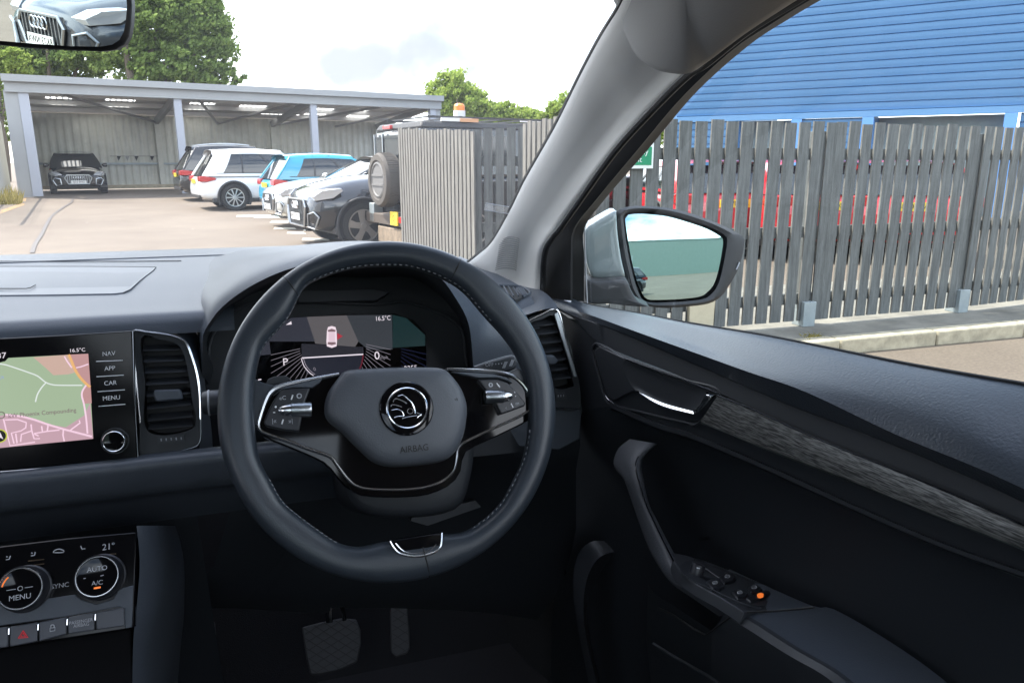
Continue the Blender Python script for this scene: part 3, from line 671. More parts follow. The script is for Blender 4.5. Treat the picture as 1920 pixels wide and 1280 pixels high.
b.tube([KF.px(*kz(x, y), .0068) for x, y in cat2([(381,866),(382,848),(394,842),(405,848),(406,863)], 12)], .0006, silverp, 5)
b.text('PASSENGER', KF.px(*kz(607,818), .0066), ku, kv+ku*.0, .0046, silverp, squash=.9); b.text('AIRBAG', KF.px(*kz(610,845), .0066), ku, kv, .0046, silverp, squash=.9)
b.text('21\u00b0', KF.px(*kz(815,258), .0008), ku, kv, .0090, silverp)
b.text('SYNC', KF.px(*kz(450,550), .0008), ku, kv, .0066, silverp)
for x, y in ((65,340),(253,312)):
    b.tube([KF.px(*kz(x-20+q[0], y+q[1]), .0008) for q in ((0,15),(25,10),(32,-15))], .0006, silverp, 5); b.tube([KF.px(*kz(x-18, y-8), .0008), KF.px(*kz(x-8, y-6), .0008)], .0007, silverp, 5)
b.tube([KF.px(*kz(x, y), .0008) for x, y in cat2([(398,300),(410,285),(440,275),(465,280),(480,290),(470,300),(420,302)], 16)], .0005, silverp, 5, True)
b.tube([KF.px(*kz(x, y), .0008) for x, y in ((605,250),(615,275),(640,272))], .0006, silverp, 5)
for x0, y0, x1, y1 in ((210,365,330,352),(210,402,330,385),(725,325,870,310)): b.tube([KF.px(*kz(x0, y0), .0008), KF.px(*kz(x1, y1), .0008)], .0005, mat('bronze_line', (.3, .22, .15), .3, .8), 4)
for k in range(4): b.tube([KF.px(*kz(350, 535+k*20), .0008), KF.px(*kz(366, 534+k*20), .0008)], .0005, silverp, 4)
b.build('console_lettering', cons)
for cx, cy, lab in ((150,570,0), (728,480,1)):
    b = MB(); c = KF.px(*kz(cx, cy), .0195)-KF.n*.0195
    b.lathe(c, KF.n, ((.0238, -.001), (.0236, .002), (.0222, .003), (.0220, .016), (.0205, .019)), btn2, 40)
    b.lathe(c, KF.n, ((.0207, .0185), (.0200, .0203), (.0192, .0203), (.0188, .0190)), chrome, 44)
    b.lathe(c, KF.n, ((.0189, .0188), (.0180, .0186), (.0001, .0186)), glossb, 40)
    k_ = b.build('climate_knob', cons); b = MB(); c2 = c+KF.n*.0188
    if lab:
        b.text('AUTO', c2+kv*.0075, ku, kv, .0068, silverp); b.text('A/C', c2-kv*.0065, ku, kv, .0065, silverp)
        b.box(c2-kv*.0112, (.0062, .0018, .0006), orangep, ax=(ku, kv, KF.n))
        b.tube([c2-ku*.0125, c2-ku*.0105], .0004, silverp, 4); b.tube([c2+ku*.003, c2+ku*.006+kv*.0005], .0004, silverp, 4)
    else:
        b.text('MENU', c2-kv*.0085, ku, kv, .0072, silverp); b.lathe(c2, KF.n, ((.0018, 0), (.0018, .0004), (.0024, .0004), (.0024, 0)), silverp, 14)
        b.tube([c2-ku*.012, c2-ku*.004], .0004, silverp, 4); b.tube([c2+ku*.004, c2+ku*.011], .0004, silverp, 4)
        b.tube([c2+ku*.0165*math.cos(t)+kv*.0165*math.sin(t) for t in [R(130+6*j) for j in range(7)]], .0007, orangep, 5)
    b.build('knob_lettering', k_)
b = MB()
P1 = [(256,985,.83),(262,1050,.81),(258,1120,.79),(250,1200,.77),(248,1300,.75)]; P2 = [(300,985,.86),(310,1050,.85),(312,1100,.84),(300,1140,.82),(285,1200,.80),(282,1300,.78)]; P3 = [(330,985,1.0),(345,1050,1.0),(345,1150,1.0),(340,1200,1.0),(330,1320,1.0)]
b.grid([cat([onY(*q) for q in S_], 20) for S_ in (P1, [(278,985,.835),(286,1050,.82),(286,1105,.805),(278,1150,.79),(268,1200,.78),(264,1300,.76)], P2, P3)], dash)
b.build('console_side', dashb, ang=60)
# ---- pedals and floor
PF = Frame(onY(620, 1210, 1.22), (0, -math.cos(R(40)), math.sin(R(40))))
def pedal(P, name, off):
    b = MB(); b.fp(PF, P, off, .012, pedalm); p = b.build(name, CAR, bev=.003, seg=3)
    xs_ = [q[0] for q in P]; ys_ = [q[1] for q in P]; b = MB()
    for i in range(-30, 60):
        for s_ in (1, -1):
            # diagonal raised ribs clipped to the pad outline
            a0 = None; pts = []
            for t in range(0, 200):
                x = min(xs_)-40+t*1.2; y = min(ys_)+i*17+s_*(x-min(xs_))*.62
                ins = False; j = len(P)-1
                for k in range(len(P)):
                    if (P[k][1] > y) != (P[j][1] > y) and x < (P[j][0]-P[k][0])*(y-P[k][1])/(P[j][1]-P[k][1])+P[k][0]: ins = not ins
                    j = k
                if ins: pts.append((x, y))
            if len(pts) > 6: b.tube([PF.px(*pts[2], off+.0005), PF.px(*pts[-3], off+.0005)], .0010, rubber, 4)
    b.build('tread_groove', p); return p
bp_ = pedal([(566,1175),(600,1166),(640,1158),(668,1160),(676,1180),(677,1205),(670,1240),(640,1254),(600,1264),(582,1264),(574,1230)], 'brake_pedal', .02)
ap_ = pedal([(732,1140),(745,1134),(764,1136),(768,1180),(769,1215),(764,1224),(742,1231),(733,1222)], 'accelerator_pedal', .0)
b = MB(); b.tube([onY(618,1166,1.19), onY(616,1135,1.2), onY(624,1105,1.2), onY(632,1060,1.22)], .006, darkchrome, 8); b.tube([onY(646,1162,1.19), onY(640,1130,1.2), onY(630,1105,1.2)], .004, darkchrome, 8); b.build('pedal_arm', bp_)
b = MB(); b.fp(PF, [(322,1175),(400,1160),(412,1300),(325,1320)], .03, .03, soft); b.build('footrest', CAR, bev=.004)
b = MB(); b.add([(-1.05, 1.6, .36), (.62, 1.6, .36), (.62, -1.9, .36), (-1.05, -1.9, .36)], [(0, 1, 2, 3)], carpet)
b.add([(-1.05, 1.35, .36), (.62, 1.35, .36), (.62, 1.56, .8), (-1.05, 1.56, .8)], [(0, 1, 2, 3)], carpet)
b.add([(-1.08, 1.57, .3), (.66, 1.57, .3), (.62, 1.57, 1.04), (-1.05, 1.57, 1.04)], [(0, 1, 2, 3)], carpet)
b.add([(.52, 1.57, .3), (.52, 1.57, 1.0), (.47, 1.12, 1.0), (.5, 1.12, .3)], [(0, 1, 2, 3)], carpet)
b.build('floor_carpet', CAR)
b = MB()                                                  # footwell side
b.grid([[onY(1000,900,1.12), onY(1040,1000,1.1), onY(1070,1100,1.1), onY(1100,1300,1.1)], [onY(900,900,1.45), onY(915,1000,1.45), onY(930,1100,1.4), onY(960,1300,1.35)]], carpet); b.build('footwell_side', CAR)
# ---- driver door
phi = R(8); TD = V((math.sin(phi), -math.cos(phi), 0)); ND = V((-math.cos(phi), -math.sin(phi), 0)); P0 = V((.44, .95, CZ-.3))
DF = Frame(P0, ND)
def D(x, y, o=0): return onpl(x, y, P0+ND*o, ND)
def drow(P, n=60): return cat([D(x, y, o) for x, y, o in P], n)
R0 = [(1012,541,-.045),(1060,553,-.045),(1102,569.5,-.045),(1207,588,-.045),(1300,605.6,-.045),(1429,626.6,-.045),(1558,652,-.045),(1687,678,-.045),(1817,701,-.045),(1920,718,-.045),(2060,742,-.045)]
R1 = [(1020,546,-.02),(1068,563,-.018),(1112,583,-.012),(1190,604,-.005),(1300,640,.0),(1400,668,.008),(1530,706,.012),(1687,760,.016),(1817,812,.02),(1930,860,.02),(2060,910,.02)]
R2 = [(1032,560,-.005),(1070,578,.004),(1120,595,.014),(1180,617,.024),(1300,660,.03),(1400,696,.035),(1507,733,.035),(1675,812,.035),(1817,870,.035),(1920,916,.035),(2060,980,.035)]
R3 = [(1042,574,.004),(1075,590,.008),(1120,606,.014),(1178,628,.02),(1300,680,.022),(1388,718,.022),(1487,760,.022),(1640,818,.022),(1800,885,.022),(1920,940,.022),(2060,1005,.022)]
b = MB(); b.grid([drow(S_, 80) for S_ in ([(x, y+2, -.045) for x, y, o in R0], R0, [((a[0]*2+c[0])/3, (a[1]*2+c[1])/3-1, .55*a[2]+.45*c[2]+.002) for a, c in zip(R0, R1)], R1, [((a[0]+c[0])/2, (a[1]+c[1])/2, (a[2]+c[2])/2+.002) for a, c in zip(R1, R2)], R2, R3)], padm)
door = b.build('driver_door', CAR, ang=60)
b = MB(); b.tube(drow([(x, y+1, o+.002) for x, y, o in R0], 60), .0016, rubber, 6); b.build('window_seal', door)
R4 = [(1048,582,.012),(1080,600,.014),(1118,640,.016),(1170,664,.018),(1250,695,.018),(1351,737,.018),(1487,803,.018),(1640,864,.018),(1800,932,.018),(1920,985,.018),(2060,1047,.018)]
b = MB(); b.grid([drow(S_, 80) for S_ in (R3, [(x+.0, y+1.5, .014) for x, y, o in R3], R4)], softd); b.build('door_upper_trim', door, ang=30)
R5 = [(1345,742,.026),(1415,770,.026),(1534,824,.026),(1722,900,.026),(1920,985,.026),(2060,1047,.026)]
R6 = [(1313,790,.03),(1400,826,.03),(1558,886,.03),(1745,961,.03),(1920,1029,.03),(2060,1085,.03)]
b = MB(); b.grid([drow([(x, y, .014) for x, y, o in R5]), drow(R5), drow([((a[0]+c[0])/2, (a[1]+c[1])/2, .030) for a, c in zip(R5, R6)]), drow(R6), drow([(x, y, .01) for x, y, o in R6])], decorm); b.build('decor_strip', door, ang=30)
b = MB(); b.tube(drow([(x, y-1, .027) for x, y, o in R5]), .0008, darkchrome, 6); b.build('decor_edge', door)
# lower black band and edge strip
R7 = [(1144,758,.014),(1230,796,.014),(1300,818,.014),(1440,877,.014),(1605,952,.014),(1769,1022,.014),(1920,1076,.014),(2060,1130,.014)]
R6b = [(1135,749,.014),(1230,782,.014),(1313,794,.016),(1440,845,.016),(1605,908,.016),(1769,974,.016),(1920,1032,.016),(2060,1088,.016)]
b = MB(); b.grid([drow(R6b), drow(R7)], softd); b.build('door_lower_band', door)
b = MB(); b.grid([drow([(x, y-5, .014) for x, y, o in R7]), drow([(x, y-3, .022) for x, y, o in R7]), drow([(x, y+5, .022) for x, y, o in R7]), drow([(x, y+9, .008) for x, y, o in R7])], soft); b.build('door_edge_strip', door, ang=30)
# main lower door panel
R8 = [(1052,590,.012),(1078,680,.012),(1092,760,.010),(1112,830,.008),(1140,870,.006)]
b = MB()
top_ = [(1048,582,.010),(1082,602,.011),(1118,642,.012),(1144,758,.012),(1230,800,.010),(1300,824,.008),(1440,884,.008),(1605,958,.008),(1769,1028,.008),(1920,1084,.008),(2060,1140,.008)]
lf = [(1048,582,.010),(1070,660,.010),(1090,745,.010),(1100,800,.008),(1120,850,.0)]
b.grid([drow([(1048,582,.011),(1118,642,.012),(1130,690,.012)], 20), drow([(1072,655,.010),(1110,700,.012),(1142,750,.012)], 20), drow([(1092,770,.008),(1120,775,.010),(1150,762,.012)], 20)], soft)
mid = [(1092,770,.008),(1120,800,.008),(1160,800,.008),(1230,815,.004),(1300,835,.0),(1440,930,-.012),(1605,1000,-.014),(1769,1070,-.014),(1920,1130,-.014),(2060,1190,-.014)]
tp2 = [(1092,770,.010),(1150,762,.012),(1190,782,.012),(1230,802,.010),(1300,826,.008),(1440,886,.008),(1605,960,.008),(1769,1030,.008),(1920,1086,.008),(2060,1142,.008)]
bt2 = [(1066,880,-.03),(1105,865,-.01),(1150,900,-.01),(1200,960,-.012),(1260,1010,-.014),(1330,1060,-.014),(1440,1120,-.014),(1605,1200,-.014),(1769,1330,-.014),(1920,1380,-.014),(2060,1400,-.014)]
bt3 = [(1040,980,-.05),(1100,960,-.03),(1150,1050,-.02),(1180,1150,-.02),(1220,1330,-.02),(1330,1400,-.02),(1440,1400,-.02),(1605,1420,-.02),(1769,1430,-.02),(1920,1480,-.02),(2060,1500,-.02)]
b.grid([drow(S_) for S_ in (tp2, mid, bt2, bt3, [(1030,1360,-.05),(1100,1370,-.03),(1500,1600,-.02),(2060,1700,-.02)])], softd); b.build('door_panel', door, ang=60)
# interior handle
def hz(x, y): return (1020+x/4.267, 540+y/4.267)
HB = [hz(*q) for q in ((385,490),(400,455),(425,443),(520,480),(640,545),(900,645),(1150,735),(1410,835),(1240,1075),(1120,1070),(900,1020),(560,935),(500,900),(460,800),(420,640))]
b = MB(); b.fp(DF, HB, .016, .02, softd, 0); hb = b.build('handle_bezel', door, bev=.002)
b = MB(); b.tube([DF.px(x, y, .017) for x, y in cat2(HB, 90, True)], .0016, soft, 6, True)
b.tube([DF.px(*hz(*q), .018) for q in cat2([(425,455),(520,487),(640,555),(900,655),(1150,745),(1390,838)], 30)], .0006, darkchrome, 5)
b.tube([DF.px(*hz(*q), .018) for q in cat2([(395,500),(430,640),(470,800),(505,880),(560,922)], 30)], .0006, darkchrome, 5)
b.build('bezel_rim', hb)
b = MB(); b.fp(DF, [hz(*q) for q in ((640,580),(900,680),(1150,775),(1370,860),(1210,1000),(1080,985),(900,915),(770,835),(700,790),(650,680))], .0168, .001, glossb, 0)
b.build('handle_recess', hb)
b = MB()                                                  # scooped bowl behind the lever
rim_ = [(640,580),(900,680),(1150,775),(1300,840),(1190,985),(1060,965),(900,905),(770,830),(690,770)]
ctr = (980, 850); fl = cat2(rim_, 40, True)
b.grid([[DF.px(*hz(ctr[0]+(x-ctr[0])*s_, ctr[1]+(y-ctr[1])*s_), o_) for x, y in fl] for s_, o_ in ((1, .0205), (.85, .0185), (.6, .0178), (.3, .0176), (.02, .0176))], soft, True); b.build('handle_bowl', hb, ang=180)
b = MB(); b.fp(DF, [hz(*q) for q in ((400,500),(440,465),(640,560),(660,690),(740,830),(700,830),(560,900),(510,860),(450,700))], .0195, .004, soft, 0); b.build('handle_cover', hb, bev=.0015)
b = MB()
b.grid([cat([DF.px(*hz(*q), o) for q, o in S_], 24) for S_ in ([((762,830),.026),((880,890),.028),((1000,935),.028),((1190,985),.028)], [((770,845),.028),((885,915),.031),((1000,960),.031),((1200,1010),.030)], [((780,862),.026),((890,930),.028),((1000,975),.028),((1205,1018),.026)])], chrome)
b.fp(DF, [hz(*q) for q in ((1150,985),(1200,1012),(1218,1000),(1340,862),(1290,848),(1260,900),(1230,960))], .0265, .004, chrome)
b.build('door_handle', hb, bev=.0006, seg=1)
# pull strap
def az(x, y): return (1040+x/2.56, 780+y/2.56)
Lf = [az(*q) for q in ((352,108),(300,150),(277,200),(275,235),(292,265),(330,310),(370,430),(430,600),(480,700),(550,800),(650,872),(780,960))]
Rt = [az(*q) for q in ((468,128),(430,160),(400,192),(386,225),(388,262),(405,320),(440,430),(540,640),(600,740),(700,815),(800,880),(900,940))]
of = [.03,.045,.055,.062,.066,.07,.075,.085,.092,.098,.10,.10]
A = cat([D(x, y, o) for (x, y), o in zip(Lf, of)], 50); B = cat([D(x, y, o) for (x, y), o in zip(Rt, of)], 50)
b = MB(); rw = []
for i, (a, c) in enumerate(zip(A, B)):
    m_ = (a+c)/2; h = (a-c)/2; nrm = (CC-m_).normalized(); e = h.normalized(); nrm = (nrm-e*nrm.dot(e)).normalized(); r_ = h.length
    rw.append([m_+e*(r_*math.copysign(abs(math.cos(t))**.7, math.cos(t)))+nrm*(.009*math.copysign(abs(math.sin(t))**.8, math.sin(t))-.006) for t in [2*math.pi*k/16 for k in range(16)]])
b.grid(rw, handm, True); b.add(rw[0], [tuple(range(16))], handm)
gh = b.build('grab_handle', door, ang=60)
b = MB(); b.tube([p+(CC-p).normalized()*.006 for p in cat([D(x+1.0, y, o) for (x, y), o in zip(Rt[2:], of[2:])], 50)], .0009, darkchrome, 5); b.build('grab_handle_trim', gh)
# armrest
An = [(1240,1020,.0),(1259,1034,.0),(1337,1053,.0),(1391,1077,.0),(1450,1104,.0),(1526,1136,.0),(1560,1140,.0),(1628,1177,.0),(1722,1238,.0),(1800,1300,.0),(1900,1400,0)]
Bn = [(1222,975,.085),(1251,1030,.092),(1274,1069,.098),(1313,1096,.10),(1355,1124,.10),(1391,1147,.10),(1430,1170,.10),(1500,1215,.10),(1580,1262,.10),(1650,1330,.10),(1740,1440,.1)]
b = MB()
Bp = [(x-26, y+10, o+.012) for x, y, o in Bn]; Cn = [(x-48, y+40, o+.008) for x, y, o in Bn]; Dn = [(x-60, y+130, .05) for x, y, o in Bn]; En = [(x-40, y+330, .0) for x, y, o in Bn]
b.grid([drow(S_, 50)[14:] for S_ in (An, [((a[0]+c[0])/2, (a[1]+c[1])/2, (a[2]+c[2])/2) for a, c in zip(An, Bn)], Bn)], dash)
b.grid([drow(S_, 50)[22:] for S_ in (Bn, [(x-10, y+2, o+.007) for x, y, o in Bn], Bp, Cn, Dn, En)], soft)
b.grid([drow(S_, 50)[8:23] for S_ in (Cn, Dn, En)], softd)
arm = b.build('armrest', door, ang=50)
b = MB()
b.tube([D(x, y, o) for x, y, o in ((1394,1148,.104),(1384,1150,.108),(1368,1157,.112),(1350,1170,.112),(1335,1182,.11),(1322,1190,.108),(1300,1178,.108),(1262,1152,.106),(1236,1140,.10))], .0012, rubber, 6)
b.tube([D(x, y, .085) for x, y in ((1225,1206),(1260,1228),(1330,1268),(1360,1290))], .0018, soft, 6)
b.tube([D(x, y, .103) for x, y in ((1394,1148),(1450,1145),(1500,1141),(1526,1138))], .0009, rubber, 6)
b.build('armrest_seam', arm)
a1, a2, a3 = D(1337,1053,.004), D(1274,1069,.1), D(1391,1147,.102)
nS = (a2-a1).cross(a3-a1).normalized()
if nS.z < 0: nS = -nS
SWF = Frame(a3+nS*.003, nS, up=V((0, 1, 0)))
def sz(x, y): return (1240+x/6.4, 1010+y/6.4)
b = MB(); b.fp(SWF, [sz(*q) for q in ((110,158),(300,195),(500,265),(760,370),(1000,470),(1300,600),(1820,805),(1500,835),(990,875),(700,690),(430,545),(250,420),(160,280))], .001, .012, soft, 0)
sp_ = b.build('switch_panel', arm, bev=.001)
b = MB(); b.fp(SWF, [sz(*q) for q in ((210,330),(300,260),(420,245),(560,290),(760,370),(1000,470),(1290,600),(1360,640),(1240,800),(1050,800),(850,720),(600,600),(400,510),(260,420))], .0022, .003, softd, 0)
b.tube([SWF.px(*sz(*q), .003) for q in cat2([(400,250),(470,255),(700,345),(1000,465),(1330,600)], 20)], .0009, soft, 5)
b.tube([SWF.px(*sz(*q), .003) for q in cat2([(430,280),(500,330),(650,440),(700,470)], 20)], .0009, soft, 5)
b.tube([SWF.px(*sz(*q), .003) for q in cat2([(430,530),(600,600),(850,720),(1050,800),(1200,825)], 20)], .0007, soft, 5)
b.build('switch_surround', sp_)
b = MB(); c = SWF.px(*sz(410, 425), .002); b.lathe(c, SWF.n, ((.0075, 0), (.0073, .010), (.0066, .0115), (.0001, .0118)), btn2, 28)
b.tube([SWF.px(*sz(425,345), .014), SWF.px(*sz(460,352), .014)], .0006, whitep, 4); b.build('mirror_knob', sp_)
for P in (((540,500),(600,470),(700,500),(760,560),(700,600),(620,590)), ((700,440),(770,390),(900,460),(870,500),(760,520)), ((850,620),(920,590),(1050,650),(1020,700),(920,705)), ((1040,570),(1110,535),(1210,590),(1180,640),(1080,630))):
    b = MB(); b.fp(SWF, [sz(*q) for q in P], .0045, .005, btn2, 0); s_ = b.build('window_switch', sp_, bev=.0016)
    cx = sum(q[0] for q in P)/len(P)-10; cy = sum(q[1] for q in P)/len(P)-14
    b = MB(); fr = [SWF.px(*sz(*q), .0052) for q in cat2([(cx-26, cy+10), (cx-22, cy-12), (cx+10, cy-18), (cx+28, cy-8), (cx+22, cy+12)], 14, True)]
    b.tube(fr, .00045, silverp, 4, True); b.tube([fr[0], fr[7]], .0005, silverp, 4); b.build('window_icon', s_)
b = MB(); b.fp(SWF, [sz(*q) for q in ((1010,700),(1150,640),(1290,600),(1360,640),(1250,700),(1080,748))], .0042, .005, btn2, 0); s_ = b.build('child_lock_switch', sp_, bev=.0014)
b = MB(); b.fp(SWF, [sz(*q) for q in ((1150,668),(1160,650),(1200,643),(1228,655),(1225,690),(1190,703),(1160,695))], .0048, .0006, orangep); b.build('child_lock_icon', s_)
# body sill seal seen below the dash end
b = MB(); ss = cat([onY(x, y, Yv) for x, y, Yv in ((1195,1026,.93),(1150,1016,.95),(1112,1014,.96),(1088,1032,.96),(1076,1070,.95),(1076,1120,.94),(1084,1180,.92),(1100,1260,.90),(1112,1320,.88))], 40)
s2 = cat([onY(x, y, Yv) for x, y, Yv in ((1195,1042,.90),(1155,1034,.92),(1128,1042,.92),(1110,1062,.92),(1098,1095,.92),(1094,1140,.91),(1098,1190,.89),(1114,1260,.87),(1128,1320,.85))], 40)
s3 = cat([onY(x, y, Yv) for x, y, Yv in ((1195,1066,.94),(1160,1062,.96),(1135,1070,.97),(1115,1092,.97),(1104,1120,.97),(1100,1160,.96),(1106,1200,.95),(1122,1270,.93),(1136,1330,.91))], 40)
b.grid([ss, [(p+q)/2+V((0, -.004, .002)) for p, q in zip(ss, s2)], s2, s3], soft); b.build('sill_trim', CAR, ang=60)
# ---- windscreen pillar, its seal, the headliner corner
Wp = [(874,494,1.34),(880,491,1.32),(901,474,1.29),(918,459,1.26),(935,434,1.22),(960,388,1.17),(985,337,1.12),(1040,240,1.01),(1091,137,.90),(1128,68,.82),(1158,20,.76),(1180,-25,.71)]
Mp = [(955,545,1.2),(962,530,1.2),(968,515,1.19),(974,495,1.18),(980,470,1.16),(995,435,1.12),(1010,410,1.09),(1060,338,1.0),(1141,236,.88),(1190,180,.80),(1238,131,.74),(1275,95,.69)]
Sp = [(1016,560,1.1),(1016,545,1.1),(1017,520,1.1),(1018,495,1.09),(1023,464,1.07),(1040,438,1.04),(1049,428,1.03),(1083,380,.97),(1150,286,.86),(1217,211,.77),(1285,143,.69),(1323,118,.65)]
b = MB()
def blend(P, Q, f, bulge): return [tuple(a+(c-a)*f for a, c in zip(p, q)) for p, q in zip(P, Q)]
def yr(P, n=60, push=0):
    o = cat([onY(*q) for q in P], n); return [p+(CC-p).normalized()*push for p in o]
b.grid([yr(Wp, push=-.006), yr(Wp), yr(blend(Wp, Mp, .12, 0), push=.012), yr(blend(Wp, Mp, .35, 0), push=.018), yr(blend(Wp, Mp, .7, 0), push=.012), yr(Mp, push=.0), yr(blend(Mp, Sp, .3, 0), push=-.004), yr(blend(Mp, Sp, .65, 0), push=.002), yr(Sp, push=.004), yr(Sp, push=-.012)], cloth)
pil = b.build('windscreen_pillar', CAR, ang=180)
b = MB(); b.tube(yr([(x-1.5, y-1, z+.012) for x, y, z in Wp], 60), .0028, rubber, 6); b.build('glass_edge_band', pil)
b = MB(); hp = onmesh(pil, .0003)
def pz(x, y): return (680+x/4.571, 220+y/4.571)
for k in range(16):                                      # tweeter grille: fine horizontal ridges
    f = k/15; y = 445+f*58; x0 = 938-f*9+ (0 if k > 2 else 6-k*2); x1 = 974-f*6
    Yv = 1.235-.0003*(y-445)
    b.tube([p for p in (hp(x, yy) for x, yy in cat2([(x0, y+3), (x0+(x1-x0)*.4, y-1), (x1-4, y+1), (x1, y+4)], 10)) if p], .00075, liner, 5)
b.build('tweeter_grille', pil)
b = MB(); b.tube(yr([(x+1, y+1, z) for x, y, z in Sp[1:]]+[(1400,58,.58),(1500,-5,.50),(1560,-45,.46)], 70, .0), .0045, rubber, 8); b.build('door_seal', CAR)
# door window frame (outer black band)
Do = [(1095,565,-.045),(1095,540,-.045),(1095,480,-.045),(1095,428,-.045),(1133,374,-.045),(1217,277,-.045),(1302,176,-.045),(1400,88,-.045),(1480,35,-.045),(1545,-3,-.045),(1640,-50,-.045)]
Di = [(1012,560,.0),(1012,520,.0),(1014,480,.0),(1030,435,-.0),(1078,380,-.0),(1150,284,-.0),(1215,208,-.0),(1300,118,-.0),(1370,68,-.0),(1440,20,-.0),(1530,-40,-.0)]
b = MB(); b.grid([drow([(x+1, y, -.07) for x, y, o in Do]), drow(Do), drow([(x+(u_-x)*.25, y+(v_-y)*.25, -.030) for (x, y, o), (u_, v_, o2) in zip(Do, Di)]), drow([(x+(u_-x)*.3, y+(v_-y)*.3, -.015) for (x, y, o), (u_, v_, o2) in zip(Do, Di)]), drow(Di)], rubber)
b.build('window_frame', door, ang=30)
b = MB(); b.tube([D(1096,430,-.046), D(1098,500,-.046), D(1101,568,-.046)], .0014, silverp, 6); b.build('glass_channel', door)
b = MB(); b.add([D(1096,426,-.05), D(1100,570,-.05), D(1300,608,-.05), D(1690,682,-.05), D(2100,752,-.05), D(2300,300,-.05), D(1900,-150,-.05), D(1640,-55,-.05), D(1400,84,-.05), D(1217,275,-.05)], [tuple(range(10))], sideglass); b.build('door_glass', door)
# headliner / visor corner
b = MB()
Hs = [(1140,-40,.80),(1150,2,.79),(1156,12,.785),(1162,35,.77),(1172,65,.75),(1190,100,.72),(1215,123,.69),(1248,136,.66),(1290,138,.63),(1322,120,.61),(1400,62,.53),(1500,-3,.46),(1580,-55,.42)]
Hi = [(1150,-80,.74),(1180,-60,.72),(1200,-40,.70),(1215,-20,.68),(1230,10,.66),(1245,35,.64),(1262,52,.62),(1285,62,.60),(1310,62,.585),(1330,50,.57),(1390,10,.52),(1480,-50,.46),(1560,-90,.42)]
Hc = [(x+(1250-x)*.7, y-150, z-.06) for x, y, z in Hi]
b.grid([yr(Hs, 50, -.012), yr(Hs, 50, .004), yr(blend(Hs, Hc, .04, 0), 50, .010), yr(blend(Hs, Hc, .25, 0), 50, .016), yr(blend(Hs, Hc, .6, 0), 50, .012), yr(Hc, 50, 0)], liner); b.build('headliner', CAR, ang=180)
# ---- interior mirror
MFc = onY(95, 10, .50)
_t = (V((-1.3, -8.3, .47))-onY(82, 72, .50)).normalized(); MF = Frame(MFc, _t-ray(82, 72).normalized())
MO = [(-150,60),(-100,78),(0,86),(60,91),(130,95),(190,97),(215,93),(231,84),(240,68),(244,45),(246,10),(243,-20),(232,-50),(200,-75),(0,-100),(-150,-110)]
b = MB(); b.fp(MF, MO, 0, .03, softd, 0); im = b.build('rearview_mirror', CAR, bev=.006, seg=4)
MI = [(-140,52),(0,77),(60,82),(130,87),(188,88),(211,84),(224,75),(232,60),(236,40),(238,10),(235,-18),(224,-42),(190,-62),(0,-80),(-140,-90)]
MR = {'Y': MF}
b = MB(); b.fp(MF, MI, .0012, .001, mirrorm); b.build('mirror_glass', im, smooth=False)
# ---- door mirror
DMc = V((.625, 1.06, 0)); DMc = onY(1265, 480, 1.34)
d_ = ray(1265, 480).normalized()
DT = V((.33, -1, .07)).normalized()
nm = (DT-d_).normalized(); MM = Frame(DMc, nm)
def mz(x, y): return (1000+x/3.048, 200+y/3.048)
gl = [mz(*q) for q in ((532,640),(545,620),(570,614),(620,612),(700,618),(780,630),(900,665),(1000,700),(1080,745),(1092,770),(1085,830),(1060,950),(1035,1020),(1000,1060),(960,1085),(840,1100),(700,1105),(665,1102),(640,1090),(600,1010),(570,900),(545,760))]
b = MB(); g0 = cat([MM.px(x, y, .002) for x, y in gl], 64, True); gc = sum(g0, V((0, 0, 0)))/64; RC = 1.25
gr_ = []
for k in range(17):
    gr_.append([(lambda q: q-MM.n*((q-gc).length_squared/(2*RC)))(gc+(p-gc)*max(.001, 1-k/16)) for p in g0])
b.grid(gr_, mirrorg, True)
ho = [mz(*q) for q in ((472,605),(500,582),(560,569),(620,567),(760,577),(900,610),(1050,665),(1150,712),(1205,752),(1203,800),(1195,850),(1160,950),(1100,1050),(1060,1095),(1000,1125),(900,1140),(760,1150),(660,1140),(590,1110),(545,1060),(520,960),(495,850),(478,720))]
hi = [mz(*q) for q in ((515,625),(535,604),(570,598),(620,596),(700,602),(780,614),(900,648),(1010,688),(1095,735),(1108,768),(1100,830),(1075,955),(1048,1032),(1010,1078),(965,1100),(840,1114),(700,1119),(655,1115),(620,1098),(585,1015),(556,905),(530,765))]
H = MB(); n_ = 70
hoP = cat([MM.px(x, y, 0) for x, y in ho], n_, True); hiP = cat([MM.px(x, y, .004) for x, y in hi], n_, True); hiB = cat([MM.px(x, y, -.012) for x, y in hi], n_, True)
c_ = sum(hoP, V((0, 0, 0)))/n_
back = [c_+(p-c_)*.96-MM.n*.025 for p in hoP]; bk2 = [c_+(p-c_)*.8-MM.n*.06 for p in hoP]; bk3 = [c_+(p-c_)*.4-MM.n*.085 for p in hoP]
H.grid([hiB, hiP, [a.lerp(c, .5)+MM.n*.006 for a, c in zip(hiP, hoP)], hoP, back, bk2, bk3], cladb, True); H.add(bk3, [tuple(range(n_))], cladb)
hs = H.build('door_mirror', door, ang=60)
b.build('mirror_glass', hs, ang=180)
b2 = MB()
cp = [mz(*q) for q in ((296,700),(340,665),(400,628),(470,594),(474,640),(482,740),(500,860),(524,972),(500,978),(350,984),(320,940),(300,880),(292,790))]
b2.dome(Frame(onY(1130, 460, 1.32), (-.35, -.93, 0)), cp, 0, .01, greypaint, 40, skirt=.09)
b2.build('mirror_cap', hs, ang=60)
